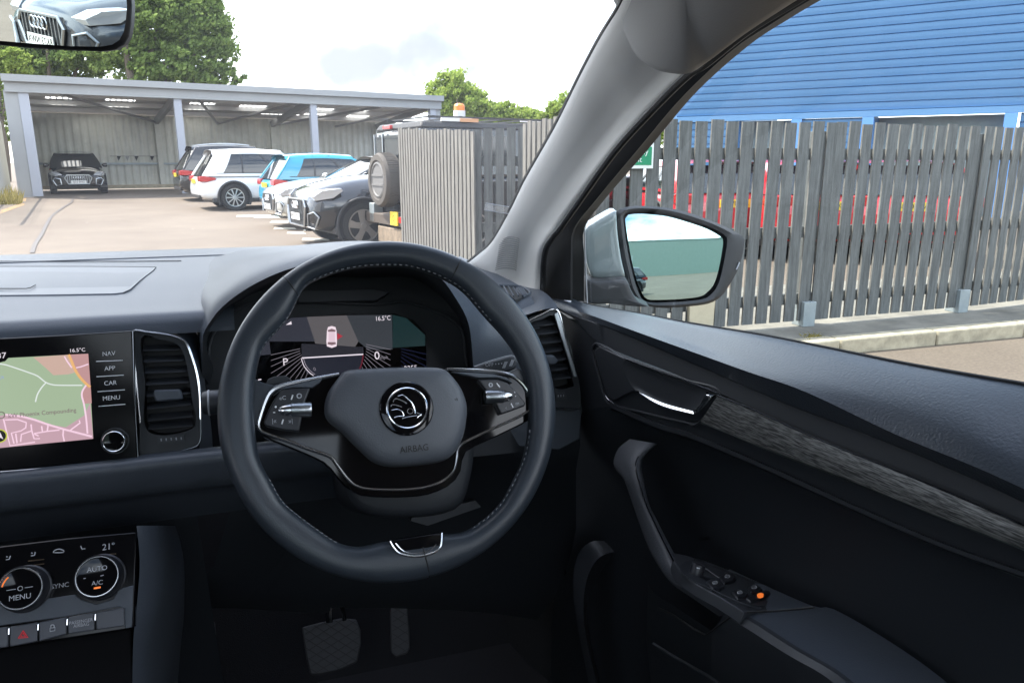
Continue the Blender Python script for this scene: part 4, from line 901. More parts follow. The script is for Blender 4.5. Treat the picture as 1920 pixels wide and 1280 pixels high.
b = MB(); b.dome(Frame(onY(1150, 550, 1.28), (-.35, -.93, 0)), [mz(*q) for q in ((300,988),(350,990),(480,985),(530,985),(560,1050),(600,1110),(660,1140),(560,1138),(440,1124),(305,1114))], 0, .012, cladb, 40, skirt=.05)
b.build('mirror_arm', hs, ang=60)
b = MB(); b.tube([MM.px(*mz(*q), .005) for q in ((1178,888),(1172,905),(1160,930))], .0016, silverp, 6); b.build('repeater_lamp', hs)
# ---- windscreen
b = MB(); gw = []
for i in range(13):
    f = i/12; y = 1.50-.72*f; z = CZ-.26+.48*f+.02*math.sin(math.pi*f); gw.append([V((-.22+(-.66+.66*2*j/16)*(1-.14*f)*1.02, y-.10*(2*j/16-1)**2, z)) for j in range(17)])
b.grid(gw, wsglass); ws = b.build('windscreen', CAR, ang=180)
b = MB()
for _ in range(90):
    x, y = random.uniform(60, 900), random.uniform(120, 470); p = onY(x, y, 1.25 if y > 300 else 1.05)
    b.lathe(p, (0, -1, 0), ((.0001, 0), (random.uniform(.00015, .0004), 0)), whitep, 5)
b.build('dirt_speck', ws)
b = MB(); sm = glassm('clear_plastic', (.9, .9, .9), .2, .12)
q4 = [pz(*q) for q in ((1040,795),(1055,735),(1265,770),(1255,828))]
Pq = [onY(x, y, 1.19) for x, y in q4]; b.add(Pq, [(0, 1, 2, 3)], sm); b.tube(Pq[:2]+Pq[2:], .0006, silverp, 4, True); b.build('permit_holder', ws)
# ---- body shell around the cabin
sh = MB()
hw = .90; cx = -.22
def roofz(y): return CZ+.24-.02*abs((y+.7)/1.4)**2
# roof
rr_ = [[V((cx+hw*.78*u_, y, roofz(y)+.03*(1-u_*u_))) for u_ in [k/8-1 for k in range(17)]] for y in (.80, .5, .2, -.2, -.7, -1.2, -1.7, -2.0)]
gh_ = MB()
for q_, m_ in ((0, greypaint), (.035, liner)):
    W_ = [[p-V((0, 0, q_)) for p in r_] for r_ in rr_]
    sh.grid(W_[:4], m_); sh.grid(W_[5:], m_)
    for a_, c_ in ((0, 5), (12, 17)): sh.grid([r_[a_:c_] for r_ in W_[3:6]], m_)
gh_.grid([r_[4:13] for r_ in rr_[3:6]], glassm('added_pane_glass', (.8, .84, .86), .05))  # glazed rear roof panel, unseen, added to bring daylight into the cabin
shell = sh.build('body', CAR, ang=60); gh_.build('added_roof_pane', CAR, ang=60)
def paint(P, d, nm, m=greypaint, bv=.01): b = MB(); b.prism(P, d, m); return b.build(nm, CAR, bev=bv)
zb = D(1920, 718, -.045).z
# driver door outer skin (part open with the door)
b = MB(); dz_ = [(0, 0), (1.15, 0)]
def dd(s, z, o): return P0+TD*s-ND*o+V((0, 0, z-P0.z))
rs_ = []
bz = lambda s: D(1102,569,-.045).z+(D(1920,718,-.045).z-D(1102,569,-.045).z)*(s+.15)/.75
for z, o in ((.38, .16), (.5, .20), (.75, .225), (.92, .22), (None, .18), (0, .10), (1, .05)): rs_.append([dd(s, z if z and z != 1 else bz(s)-(.14 if z is None else (.085 if z == 0 else .035)), o) for s in (-.30, 0, .4, .8, 1.05)])
b.grid(rs_, greypaint); b.build('door_skin', door, ang=60)
# rear doors, left side, tail
xr = dd(1.05, .75, .225).x+.0
for sx, nm in ((1, 'rear_door'), (-1, 'side_panel')):
    b = MB(); X0 = cx+sx*(hw-.0)
    ys_ = (-.02, -.5, -1.1, -1.9) if sx == 1 else (2.0, 1.0, 0, -1.9)
    b.grid([[V((X0+sx*o, y, z)) for y in ys_] for z, o in ((.38, -.06), (.5, -.01), (.75, .015), (.95, .01), (1.08, -.015), (zb+.01, -.06), (zb+.03, -.12))], greypaint)
    b.grid([[V((X0-sx*.16, y, z)) for y in (1.3, -1.9)] for z in (.36, zb+.02)] if sx < 0 else [[V((X0-sx*.16, y, z)) for y in (-.1, -1.9)] for z in (.36, zb+.02)], softd)
    b.build(nm, CAR, ang=60)
    b = MB()
    for y0, y1, wd in (((-.10, -.16, .10), (-1.0, -1.05, .10), (-1.45, -1.75, .3)) if sx > 0 else ((.10, .04, .1), (-1.0, -1.05, .1), (-1.45, -1.75, .3))):
        b.prism([V((X0-sx*.13, y0+wd/2, zb)), V((X0-sx*.13, y0-wd/2, zb)), V((cx+sx*hw*.76, y1-wd/2, roofz(0))), V((cx+sx*hw*.76, y1+wd/2, roofz(0)))], (-sx*.03, 0, 0), cladb)
    b.prism([V((cx+sx*hw*.74, .5, roofz(.5)-.0)), V((cx+sx*hw*.74, -1.9, roofz(-1.9))), V((cx+sx*hw*.80, -1.9, roofz(-1.9)-.05)), V((cx+sx*hw*.80, .5, roofz(.5)-.05))], (-sx*.03, 0, 0), greypaint)
    if sx < 0: b.prism([V((X0+.10, 1.25, zb-.02)), V((X0+.10, 1.36, zb-.02)), V((cx-hw*.76, .52, roofz(.5))), V((cx-hw*.76, .42, roofz(.5)))], (.04, 0, 0), cloth)
    b.build('body_pillar', CAR)
b = MB(); b.box((cx, -1.92, .68), (1.70, .10, .60), greypaint); b.box((cx, -1.90, roofz(-1.9)-.01), (1.4, .12, .07), greypaint); b.build('tailgate', CAR, bev=.02)
b = MB(); b.add([(cx-.72, -1.93, .98), (cx+.72, -1.93, .98), (cx+.62, -1.93, 1.56), (cx-.62, -1.93, 1.56)], [(0, 1, 2, 3)], sideglass); b.build('rear_window', CAR)
b = MB()                                                  # bonnet
bn = []
for y, z, wd in ((1.62, 1.06, .80), (1.9, 1.045, .80), (2.2, 1.01, .78), (2.45, .95, .74), (2.6, .86, .70), (2.66, .6, .70), (2.62, .3, .70)):
    bn.append([V((cx+wd*u_, y-.08*u_*u_, z-.05*u_**4)) for u_ in [k/6-1 for k in range(13)]])
b.grid(bn, greypaint); 
for sx in (1, -1): b.grid([[V((cx+sx*.80, 1.3, 1.04)), V((cx+sx*.79, 2.0, 1.0)), V((cx+sx*.70, 2.55, .86))], [V((cx+sx*.89, 1.3, .9)), V((cx+sx*.88, 2.0, .88)), V((cx+sx*.72, 2.6, .7))], [V((cx+sx*.86, 1.3, .4)), V((cx+sx*.85, 2.0, .4)), V((cx+sx*.70, 2.55, .35))]], greypaint)
b.build('bonnet', CAR, ang=60)
b = MB()                                                  # seats behind the camera
for sx in (-.62, -.30+.0):
    pass
b.box((cx-.38, -.05, .62), (.50, .50, .16), softd); b.box((cx-.38, -.36, .98), (.48, .14, .62), softd); b.box((cx-.38, -.38, 1.40), (.26, .10, .17), softd)
b.build('passenger_seat', CAR, bev=.05, seg=4)
b = MB(); b.box((cx, -1.0, .62), (1.3, .5, .18), softd); b.box((cx, -1.32, .80), (1.3, .14, .42), softd); b.build('rear_seat', CAR, bev=.05, seg=4)
b = MB(); b.box((cx, .05, .58), (.22, .8, .42), softd); b.build('centre_console', CAR, bev=.03, seg=3)
for x, y in ((cx-.78, 1.75), (cx+.78, 1.75), (cx-.78, -1.25), (cx+.78, -1.25)):
    b = MB(); b.lathe((x, y, .34), (1, 0, 0), ((.2, -.11), (.31, -.11), (.34, -.08), (.34, .08), (.31, .11), (.2, .11)), tyrem, 32); b.lathe((x, y, .34), (1, 0, 0), ((.0001, .08), (.2, .09), (.21, .05), (.21, -.05), (.2, -.09), (.0001, -.08)), alloy, 32); b.build('road_wheel', CAR)
# ================================================================ GROUND
asph = bpy.data.materials.new('asphalt'); asph.use_nodes = True; t = asph.node_tree; bb = t.nodes['Principled BSDF']
tc = N(t, 'ShaderNodeTexCoord'); z1 = N(t, 'ShaderNodeTexNoise'); z1.inputs['Scale'].default_value = .35; z1.inputs['Detail'].default_value = 8; z1.inputs['Roughness'].default_value = .7
z2 = N(t, 'ShaderNodeTexNoise'); z2.inputs['Scale'].default_value = 45; z2.inputs['Detail'].default_value = 3
r1 = N(t, 'ShaderNodeValToRGB'); r1.color_ramp.elements[0].position = .3; r1.color_ramp.elements[1].position = .7
r1.color_ramp.elements[0].color = (.115, .089, .067, 1); r1.color_ramp.elements[1].color = (.18, .146, .112, 1)
r2 = N(t, 'ShaderNodeMixRGB', blend_type='MULTIPLY'); r2.inputs[0].default_value = .5
r3 = N(t, 'ShaderNodeMapRange'); r3.inputs[1].default_value = .3; r3.inputs[2].default_value = .7; r3.inputs[3].default_value = .55; r3.inputs[4].default_value = 1.35
t.links.new(tc.outputs['Object'], z1.inputs[0]); t.links.new(tc.outputs['Object'], z2.inputs[0]); t.links.new(z1.outputs[0], r1.inputs[0]); t.links.new(z2.outputs[0], r3.inputs[0])
t.links.new(r1.outputs[0], r2.inputs[1]); t.links.new(r3.outputs[0], r2.inputs[2]); t.links.new(r2.outputs[0], bb.inputs[0]); bb.inputs['Roughness'].default_value = .9
b = MB(); ys = [-300, -60, -10, 0, 6, 12.5, 14, 16, 18, 20, 24, 27, 30, 60, 400, 1500]; xs_ = [-1500, -300, -60, -20, 0, 20, 60, 300, 1500]
b.grid([[V((x, y, gz(y))) for x in xs_] for y in ys], asph); g = b.build('ground', ang=180); tag(g, kind='structure')
conc = mat('pavement_asphalt', (.20, .185, .155), .9, var=.3, vs=3, bump=.3, bs=60)
kerbm = mat('kerb_concrete', (.40, .35, .255), .85, var=.3, vs=9, bump=.3, bs=50)
b = MB(); b.prism([(1.2, 4.42, 0), (40, 4.42, 0), (40, 6.6, 0), (1.2, 6.6, 0)], (0, 0, .10), conc); tag(b.build('pavement'), kind='structure')
b = MB()
for k in range(40): b.box((1.65+k*.915, 4.35, .053), (.905, .135, .125), kerbm)
tag(b.build('kerb', bev=.015), kind='structure')
wl_ = mat('road_paint', (.72, .69, .60), .7, var=.15, vs=3)
b = MB()
for (x0, y0, x1, y1, dy) in ((445,404,520,404,3),(455,404+3,0,0,0),(478,407,522,407,2),(468,402,505,402,2),(515,427,552,427,3),(540,435,570,436,3),(568,447,615,448,4),(540,391,500,391,3),(570,431,600,431,2)):
    if x1 == 0: continue
    b.add([G(x0, y0)+V((0, 0, .006)), G(x1, y1)+V((0, 0, .006)), G(x1+4, y1+dy)+V((0, 0, .006)), G(x0-2, y0+dy)+V((0, 0, .006))], [(0, 1, 2, 3)], wl_)
b.add([G(512,414)+V((0,0,.006)), G(548,414.5)+V((0,0,.006)), G(548,418)+V((0,0,.006)), G(505,417.5)+V((0,0,.006))], [(0, 1, 2, 3)], wl_)
b.add([G(736,442)+V((0,0,.006)), G(768,442.5)+V((0,0,.006)), G(770,446)+V((0,0,.006)), G(732,446)+V((0,0,.006))], [(0, 1, 2, 3)], wl_)
tag(b.build('road_marking', smooth=False), kind='structure')
b = MB(); crk = mat('crack_seal', (.085, .072, .066), .6)
P = cat([G(x, y)+V((0, 0, .012)) for x, y in ((136,372),(134,380),(118,390),(98,405),(88,420),(78,440),(66,458),(60,475))], 40)
b.grid([[p+V((-.035, 0, 0)) for p in P], [p+V((.035, 0, 0)) for p in P]], crk); tag(b.build('tar_seam'), kind='structure')
b = MB(); b.add([G(-30,385)+V((0,0,.004)), G(20,371)+V((0,0,.004)), G(50,372)+V((0,0,.004)), G(45,385)+V((0,0,.004)), G(-30,412)+V((0,0,.004))], [(0,1,2,3,4)], mat('leaf_litter', (.30, .20, .10), .9, var=.5, vs=12)); tag(b.build('leaf_litter'), kind='structure')
# ================================================================ PICKET FENCES
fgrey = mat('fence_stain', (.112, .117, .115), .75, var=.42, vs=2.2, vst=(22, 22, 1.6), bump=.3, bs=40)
flit = mat('fence_sunlit', (.155, .147, .133), .8, var=.45, vs=2.2, vst=(22, 22, 1.6), bump=.3, bs=40)  # paler copy of the fence stain, sunlight put into the colour
pal = mat('pale_wood', (.52, .45, .32), .8, var=.12, vs=6)
gal = mat('galvanised', (.30, .34, .355), .5, .3, var=.1, vs=8)
def fence(name, A, B, z0, z1, pitch, wd, m, label, posts=(), rails=(.22, .75, 1.34), both=False, th=.016, jit=.012, z1b=None):
    A, B = V((*A, z0)), V((*B, z0)); L = (B-A).length; X = (B-A)/L; Yv = V((-X.y, X.x, 0))
    if Yv.dot(A) > 0: Yv = -Yv
    t = thing(name, (A+B)/2, label, 'fence', 'timber picket fences')
    b = MB(); n = int(L/pitch)
    for i in range(n+1):
        h = (z1-z0)+((z1b-z1)*i/n if z1b else 0)+random.uniform(-jit, jit); c = A+X*(i*pitch)+Yv*.035; tl = random.uniform(-.006, .006)
        b.box(c+V((0, 0, h/2+.03)), (wd*random.uniform(.95, 1.04), th, h-.03), m, ax=(X, Yv, (V((0, 0, 1))+X*tl).normalized()))
        if m is fgrey: ki = b.mi(flit); b.m[-6] = ki; b.m[-5] = ki  # side faces paler too, their sunlit look comes from the colour
        if both: b.box(A+X*((i+.5)*pitch)-Yv*.045+V((0, 0, h/2+.03)), (wd*.8, th, h-.05), m, ax=(X, Yv, V((0, 0, 1))))
    b.build('picket', t, smooth=False)
    for r_ in rails:
        b = MB(); b.box(A+X*L/2+V((0, 0, r_)), (L, .04, .085), m, ax=(X, Yv, V((0, 0, 1)))); b.build('rail', t, smooth=False)
    for s_, capc in posts:
        b = MB(); b.box(A+X*s_-Yv*.02+V((0, 0, (z1-z0)*.5-.04)), (.085, .085, (z1-z0)-.02), m, ax=(X, Yv, V((0, 0, 1)))); p = b.build('post', t, bev=.004)
        if capc: b = MB(); b.box(A+X*(s_)+Yv*.012+V((0, 0, .10)), (.115, .135, .20), gal, ax=(X, Yv, V((0, 0, 1)))); b.build('post_shoe', p, bev=.004)
    return t
FY = G(1510, 608, .1).y
xa = lambda px_: onY(px_, 560, FY).x
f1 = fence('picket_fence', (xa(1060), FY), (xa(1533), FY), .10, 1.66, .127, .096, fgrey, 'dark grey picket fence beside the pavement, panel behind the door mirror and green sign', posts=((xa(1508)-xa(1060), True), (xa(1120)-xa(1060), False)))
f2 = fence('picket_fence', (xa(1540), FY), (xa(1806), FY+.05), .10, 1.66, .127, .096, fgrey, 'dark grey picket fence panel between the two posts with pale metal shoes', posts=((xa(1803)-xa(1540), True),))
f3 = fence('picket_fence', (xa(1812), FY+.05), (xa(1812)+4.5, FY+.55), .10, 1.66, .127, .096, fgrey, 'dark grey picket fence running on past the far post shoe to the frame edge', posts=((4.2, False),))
ya = onY(895, 400, 6.6)
A_ = (ya.x, 6.6)
f4 = fence('picket_fence', A_, (onY(757, 400, 9.3).x, 9.3), .05, 1.64, .115, .078, flit, 'sunlit grey picket fence seen edge-on just left of the windscreen pillar', both=True, z1b=1.76)
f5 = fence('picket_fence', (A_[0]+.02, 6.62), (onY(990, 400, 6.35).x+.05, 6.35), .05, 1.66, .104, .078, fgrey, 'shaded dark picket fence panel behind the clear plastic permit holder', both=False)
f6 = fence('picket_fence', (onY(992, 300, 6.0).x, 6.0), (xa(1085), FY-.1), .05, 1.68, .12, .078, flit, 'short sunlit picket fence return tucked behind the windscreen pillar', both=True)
b = MB(); P = [onY(x, y, FY-.10) for x, y in ((1293,560),(1341,560),(1337,614),(1293,614))]; b.prism(P, (0, .03, 0), pal); q_ = b.build('timber_board', smooth=False); tag(q_, 'pale bare timber board standing against the dark fence below the door mirror', 'board')
# assembly point sign
SGF = Frame((xa(1190), FY-.075, 1.5), (0, -1, 0)); sg = MB()
sgn = mat('sign_green', lin(20, 135, 95), .4); sww = mat('sign_white', (.75, .78, .76), .4)
P = [(1155,240),(1228,250),(1224,316),(1155,316)]
c0 = SGF.px(1224, 316); c1 = SGF.px(1228, 236); x1 = c0.x; z0_ = c0.z; wdt = .30
sg.box((x1-wdt/2, FY-.075, z0_+.20), (wdt, .006, .40), sww); s_ = sg.build('assembly_sign', bev=.001); tag(s_, 'green and white assembly point sign on the dark picket fence', 'sign')
b = MB(); b.box((x1-wdt/2, FY-.0795, z0_+.085), (wdt-.03, .002, .125), sgn); b.box((x1-wdt/2, FY-.0795, z0_+.27), (wdt-.03, .002, .215), sgn); b.build('green_panel', s_)
b = MB(); b.text('Assembly', (x1-wdt/2, FY-.082, z0_+.112), (1, 0, 0), (0, 0, 1), .055, sww); b.text('point', (x1-wdt/2, FY-.082, z0_+.06), (1, 0, 0), (0, 0, 1), .055, sww)
cx_, cz_ = x1-wdt/2, z0_+.27
for sx in (-1, 1):
    for sz_ in (-1, 1):
        X_ = V((sx, 0, sz_)).normalized(); p0 = V((cx_, FY-.082, cz_))+V((sx*.095, 0, sz_*.075)); Y_ = V((-X_.z, 0, X_.x))
        b.prism([p0+Y_*.018, p0-Y_*.018, p0-X_*.035], (0, .001, 0), sww); b.bar(p0, p0+X_*.02, .001, .012, sww, up=V((0, 1, 0)))
for dx in (-.03, 0, .03):
    b.lathe((cx_+dx, FY-.082, cz_+.03), (0, -1, 0), ((.0001, .001), (.009, .001), (.009, 0)), sww, 12); b.box((cx_+dx, FY-.082, cz_-.005), (.016, .002, .045), sww); b.box((cx_+dx, FY-.082, cz_-.045), (.010, .002, .04), sww)
b.build('sign_symbol', s_)
# ================================================================ BLUE BUILDING
blue = mat('blue_cladding', (.085, .195, .36), .38, var=.05, vs=.6)
blued = mat('blue_flashing', (.10, .24, .52), .4); recm = mat('shutter_grey', (.27, .33, .34), .6, var=.1, vs=2)
def at_(px_, ax, z): # wall point for pixel column px_ at axis depth ax
    d = ray(px_, 300); p = CC+d*ax; return V((p.x, p.y, z))
Wa, Wb = at_(1265, 22.9, 0), at_(1877, 18.4, 0); Wx = (Wb-Wa).normalized(); Wn = V((Wx.y, -Wx.x, 0)); Wn = -Wn if Wn.dot(Wa) > 0 else Wn
bd = thing('warehouse', Wa, 'large blue warehouse with horizontally ribbed cladding behind the picket fence', 'building')
zc = CZ+(304-233)*22.9/F*1.02
def wall_u(px_): # distance along the wall of a pixel column
    d = ray(px_, 230); n = Wn; t_ = (Wa-CC).dot(n)/d.dot(n); return (CC+d*t_-Wa).dot(Wx)
def clad(u0, u1, z0, z1, nm='cladding'):
    rows_ = []; z = z0; p = .21
    while z < z1:
        for dz, o in ((0, .024), (.006, -.05), (.032, -.05), (.042, -.004), (.12, .012)): 
            if z+dz <= z1: rows_.append([Wa+Wx*u+Wn*o+V((0, 0, z+dz)) for u in (u0, u1)])
        z += p
    b = MB(); b.grid(rows_, blue); return b.build(nm, bd, smooth=False)
clad(0, 34, zc+.12, 11)
o1a, o1b, o2a, o2b = wall_u(1382), wall_u(1489), wall_u(1637), wall_u(1880)
clad(0, o1a-.0, .2, zc+.02); clad(o1b+.18, o2a-.25, .2, zc+.02); clad(o2b+.35, 34, .2, zc+.02)
b = MB()
b.box(Wa+Wx*17+Wn*.03+V((0, 0, zc+.06)), (34, .10, .16), blue, ax=(Wx, Wn, V((0, 0, 1))))
for u in (o1b+.08, o2a-.12, o2b+.16): b.box(Wa+Wx*u+Wn*.03+V((0, 0, zc/2)), (.28, .12, zc-.05), blued, ax=(Wx, Wn, V((0, 0, 1))))
b.box(Wa+Wx*17+V((0, 0, 11.1)), (34.2, .5, .3), blued, ax=(Wx, Wn, V((0, 0, 1)))); b.box(Wa-Wx*.05-Wn*6+V((0, 0, 5.6)), (.1, 12, 11), blue, ax=(Wx, Wn, V((0, 0, 1))))
b.build('door_trim', bd, smooth=False)
b = MB()
for u0, u1 in ((o1a, o1b), (o2a, o2b)):
    b.box(Wa+Wx*(u0+u1)/2-Wn*.9+V((0, 0, zc/2)), (u1-u0+.2, .1, zc), recm, ax=(Wx, Wn, V((0, 0, 1))))
    b.box(Wa+Wx*(u0-.0)-Wn*.45+V((0, 0, zc/2)), (.06, .9, zc), blued, ax=(Wx, Wn, V((0, 0, 1))))
    b.box(Wa+Wx*(u0+u1)/2-Wn*.45+V((0, 0, zc+.05)), (u1-u0+.2, .9, .06), blued, ax=(Wx, Wn, V((0, 0, 1))))
b.build('loading_door', bd, smooth=False)
# ================================================================ CAR PORT
cpg = mat('fascia_grey', (.30, .31, .315), .5, var=.06, vs=1); cps = mat('post_grey', (.36, .38, .43), .5); cpb = mat('back_sheet', (.52, .52, .47), .6, var=.12, vs=2)
cpd = mat('steel_dark', (.28, .28, .285), .5); cpr = mat('roof_sheet', (.58, .58, .58), .45)
def trl():
    m = bpy.data.materials.new('rooflight'); m.use_nodes = True; t = m.node_tree; t.nodes.clear(); o = N(t, 'ShaderNodeOutputMaterial'); a = N(t, 'ShaderNodeBsdfTranslucent'); a.inputs[0].default_value = (.95, .93, .86, 1); t.links.new(a.outputs[0], o.inputs[0]); return m
rlm = trl()
Ca = G(44, 371.5); Ca.z = 0; zr_ = .27
Cd = V((math.sin(R(76.5)), math.cos(R(76.5)), 0)); Cn_ = V((-Cd.y, Cd.x, 0))       # along the front, and back into the shelter
def cpu(px_, py_): # distance along front plane & height for a pixel
    p = onpl(px_, py_, Ca, Cn_); return (p-Ca).dot(Cd), p.z
ztop = cpu(5, 140)[1]; zlow = cpu(30, 172)[1]; uR = cpu(826, 190)[0]; uL = cpu(4, 140)[0]
bw = G(200, 353); DB = (bw-Ca).dot(Cn_)
def bu(px_, py_): p = onpl(px_, py_, Ca+Cn_*DB, Cn_); return (p-Ca).dot(Cd), p.z
zbk = bu(200, 219)[1]
cp = thing('car_shelter', Ca+V((0, 0, zr_)), 'long open grey steel car shelter with sloping roof and ribbed back wall', 'shelter')
AX = (Cd, Cn_, V((0, 0, 1)))
def cb(nm, u, d, z, su, sd, sz_, m, bev=0): b = MB(); b.box(Ca+Cd*u+Cn_*d+V((0, 0, z)), (su, sd, sz_), m, ax=AX); return b.build(nm, cp, bev=bev, smooth=False)
hgt = ztop-zlow
cb('fascia', (uL+uR)/2, 0, (ztop+zlow)/2-.08, uR-uL, .18, hgt-.12, cpg); cb('gutter', (uL+uR)/2, -.08, ztop-.10, uR-uL+.1, .34, .22, cpg)
cb('end_panel', (uL+cpu(30,172)[0])/2+.1, .1, (zlow+zr_)/2, .62, .12, zlow-zr_+.1, cpg)
pu = [cpu(47, 200)[0], cpu(333, 190)[0], cpu(588, 200)[0], cpu(812, 215)[0]]
for i, u in enumerate(pu): cb('post', u, .12, (zlow+zr_)/2, .30 if i == 0 else .26, .26, zlow-zr_+.05, cps)
cb('corner_panel', uR-.15, .1, (zlow+zr_)/2, .3, .12, zlow-zr_+.1, cpg)
b = MB(); n = int((uR-uL)/.075)
Q = []
for i in range(n):
    u = uL+.3+i*.075; Q.append((u, .045 if i % 4 in (1, 2) else 0))
b.grid([[Ca+Cd*u+Cn_*(DB+o)+V((0, 0, z)) for u, o in Q] for z in (zr_+.12, zbk+.10)], cpb); b.build('back_wall', cp, smooth=False)
b = MB(); Q2 = [(0, .2), (DB+.2, .2)]
for u in (uL+.35,): b.grid([[Ca+Cd*(u+(.03 if i % 4 in (1, 2) else 0))+Cn_*(i*.075)+V((0, 0, z)) for i in range(int(DB/.075))] for z in (zr_+.1, zlow-.6)], cpb)
b.build('side_wall', cp, smooth=False)
cb('kerb_beam', (uL+uR)/2, DB-.15, zr_+.07, uR-uL-.4, .3, .16, kerbm); cb('sheeting_rail', (uL+uR)/2, DB-.06, bu(200, 296)[1]-.25, uR-uL-.4, .10, .09, gal)
# roof sheets with rooflight strips cut in
sk = []
for (xa_, ya_, xb_, yb_) in ((85,181,135,184),(92,193,143,196),(198,185,253,190),(205,197,246,200),(135,205,230,209),(358,192,402,196),(350,202,385,206),(452,197,500,201),(330,212,395,216),(592,203,628,205),(575,212,610,215),(672,205,692,207),(655,216,692,218),(480,213,560,217)): sk.append((xa_, ya_, xb_, yb_))
def roofpt(px_, py_, off=0):
    z1 = ztop-.12; s_ = (zbk+.12-z1)/DB; n = (V((0, 0, 1))-Cn_*s_).normalized(); return onpl(px_, py_, Ca+V((0, 0, z1))+n*off, n)
sl_ = (zbk+.12-(ztop-.12))/DB
rects = []
for xa_, ya_, xb_, yb_ in sk:
    p, q = roofpt(xa_, ya_), roofpt(xb_, yb_); u0, u1 = (p-Ca).dot(Cd), (q-Ca).dot(Cd); d0, d1 = sorted(((p-Ca).dot(Cn_), (roofpt(xa_, ya_+3.4)-Ca).dot(Cn_)))
    rects.append((u0, u1, max(.2, d0), min(DB-.1, d1)))
us = sorted({uL, uR}|{r_[0] for r_ in rects}|{r_[1] for r_ in rects}); ds = sorted({0, DB+.3}|{r_[2] for r_ in rects}|{r_[3] for r_ in rects})
b = MB(); b2 = MB()
def rp(u, d): return Ca+Cd*u+Cn_*d+V((0, 0, ztop-.12+sl_*d))
for i in range(len(us)-1):
    for j in range(len(ds)-1):
        um, dm = (us[i]+us[i+1])/2, (ds[j]+ds[j+1])/2; hit = any(r_[0] < um < r_[1] and r_[2] < dm < r_[3] for r_ in rects)
        (b2 if hit else b).add([rp(us[i], ds[j]), rp(us[i+1], ds[j]), rp(us[i+1], ds[j+1]), rp(us[i], ds[j+1])], [(0, 1, 2, 3)], rlm if hit else cpr)
for k in range(int((uR-uL)/.2)): b.bar(rp(uL+.1+k*.2, .1)+V((0, 0, .03)), rp(uL+.1+k*.2, DB+.3)+V((0, 0, .03)), .06, .03, cpr)
b.build('roof', cp, smooth=False); b2.build('rooflight', cp, smooth=False)
b = MB()
for d in (DB*.3, DB*.55, DB*.8): b.bar(rp(uL+.2, d)-V((0, 0, .10)), rp(uR-.2, d)-V((0, 0, .10)), .06, .16, cpr)
b.build('purlin', cp, smooth=False)
for u in pu[1:3]+[pu[0], pu[3]]:
    b = MB(); b.bar(rp(u, .2)-V((0, 0, .28)), rp(u, DB-.1)-V((0, 0, .28)), .16, .26, cpd); b.bar(rp(u, DB-.1)-V((0, 0, .25)), V((*(Ca+Cd*u+Cn_*(DB-.12)).xy, zr_)), .2, .2, cpb); b.build('rafter', cp, smooth=False)
b = MB()
for (p, q) in (((uL+1.6, .4), (pu[1], DB-.3)), ((pu[1]+.8, .4), ((pu[1]+pu[2])/2, DB-.4)), ((pu[2]-.6, .4), ((pu[1]+pu[2])/2, DB-.4)), ((pu[2]+3, .4), (pu[2]-.0, DB-.4)), ((uR-.8, .4), (pu[2]+3, DB-.4))):
    b.tube([rp(*p)-V((0, 0, .35)), rp(*q)-V((0, 0, .35))], .055, cpd, 6)
b.build('bracing_tube', cp)
b = MB(); bk_m = mat('bunting_black', (.03, .03, .035), .8); bg_m = mat('bunting_grey', (.3, .3, .3), .8)
for i, x in enumerate((222, 238, 255, 284)):
    p = [bu(x-4, 293), bu(x+4, 293), bu(x, 302)]
    b.prism([Ca+Cd*u+Cn_*(DB-.2)+V((0, 0, z)) for u, z in p], -Cn_*.01, bg_m if i == 1 else bk_m)
b.tube([Ca+Cd*bu(x, 293)[0]+Cn_*(DB-.2)+V((0, 0, bu(x, 293)[1])) for x in (205, 300)], .008, bk_m, 4)
tag(b.build('bunting', smooth=False), 'string of small triangular flags on the shelter back wall', 'bunting')
# palisade fence left of the shelter
t = thing('palisade_fence', G(-10, 382), 'pale metal palisade fence at the left edge beside the car shelter', 'fence')
pf = mat('palisade_paint', (.38, .38, .36), .5, .2)
b = MB(); A0, B0 = G(21, 365), G(-60, 420); L = (B0-A0).length
for i in range(int(L/.16)): p = A0.lerp(B0, i*.16/L); b.box(p+V((0, 0, 1.25)), (.07, .02, 2.5), pf, rot=R(-20)); b.add([p+V((-.035, 0, 2.5)), p+V((.035, 0, 2.5)), p+V((0, 0, 2.62))], [(0, 1, 2)], pf)
b.build('pale', t, smooth=False)
for z in (.4, 2.1): b = MB(); b.bar(A0+V((0, 0, z)), B0+V((0, 0, z)), .05, .05, pf); b.build('rail', t)
# ================================================================ TREES
def leafm(nm, c1, c2, tr=.35):
    m = bpy.data.materials.new(nm); m.use_nodes = True; t = m.node_tree; t.nodes.clear(); o = N(t, 'ShaderNodeOutputMaterial'); d = N(t, 'ShaderNodeBsdfDiffuse'); l = N(t, 'ShaderNodeBsdfTranslucent'); mx = N(t, 'ShaderNodeMixShader'); mx.inputs[0].default_value = tr
    g = N(t, 'ShaderNodeNewGeometry'); cr = N(t, 'ShaderNodeValToRGB'); cr.color_ramp.elements[0].color = (*c1, 1); cr.color_ramp.elements[1].color = (*c2, 1)
    t.links.new(g.outputs['Random Per Island'], cr.inputs[0]); t.links.new(cr.outputs[0], d.inputs[0]); t.links.new(cr.outputs[0], l.inputs[0]); t.links.new(d.outputs[0], mx.inputs[1]); t.links.new(l.outputs[0], mx.inputs[2]); t.links.new(mx.outputs[0], o.inputs[0]); return m
lfA = leafm('leaf_dark', (.09, .14, .035), (.24, .33, .10), .45); lfB = leafm('leaf_light', (.16, .24, .04), (.38, .46, .12), .45); bark = mat('bark', (.10, .08, .06), .9)
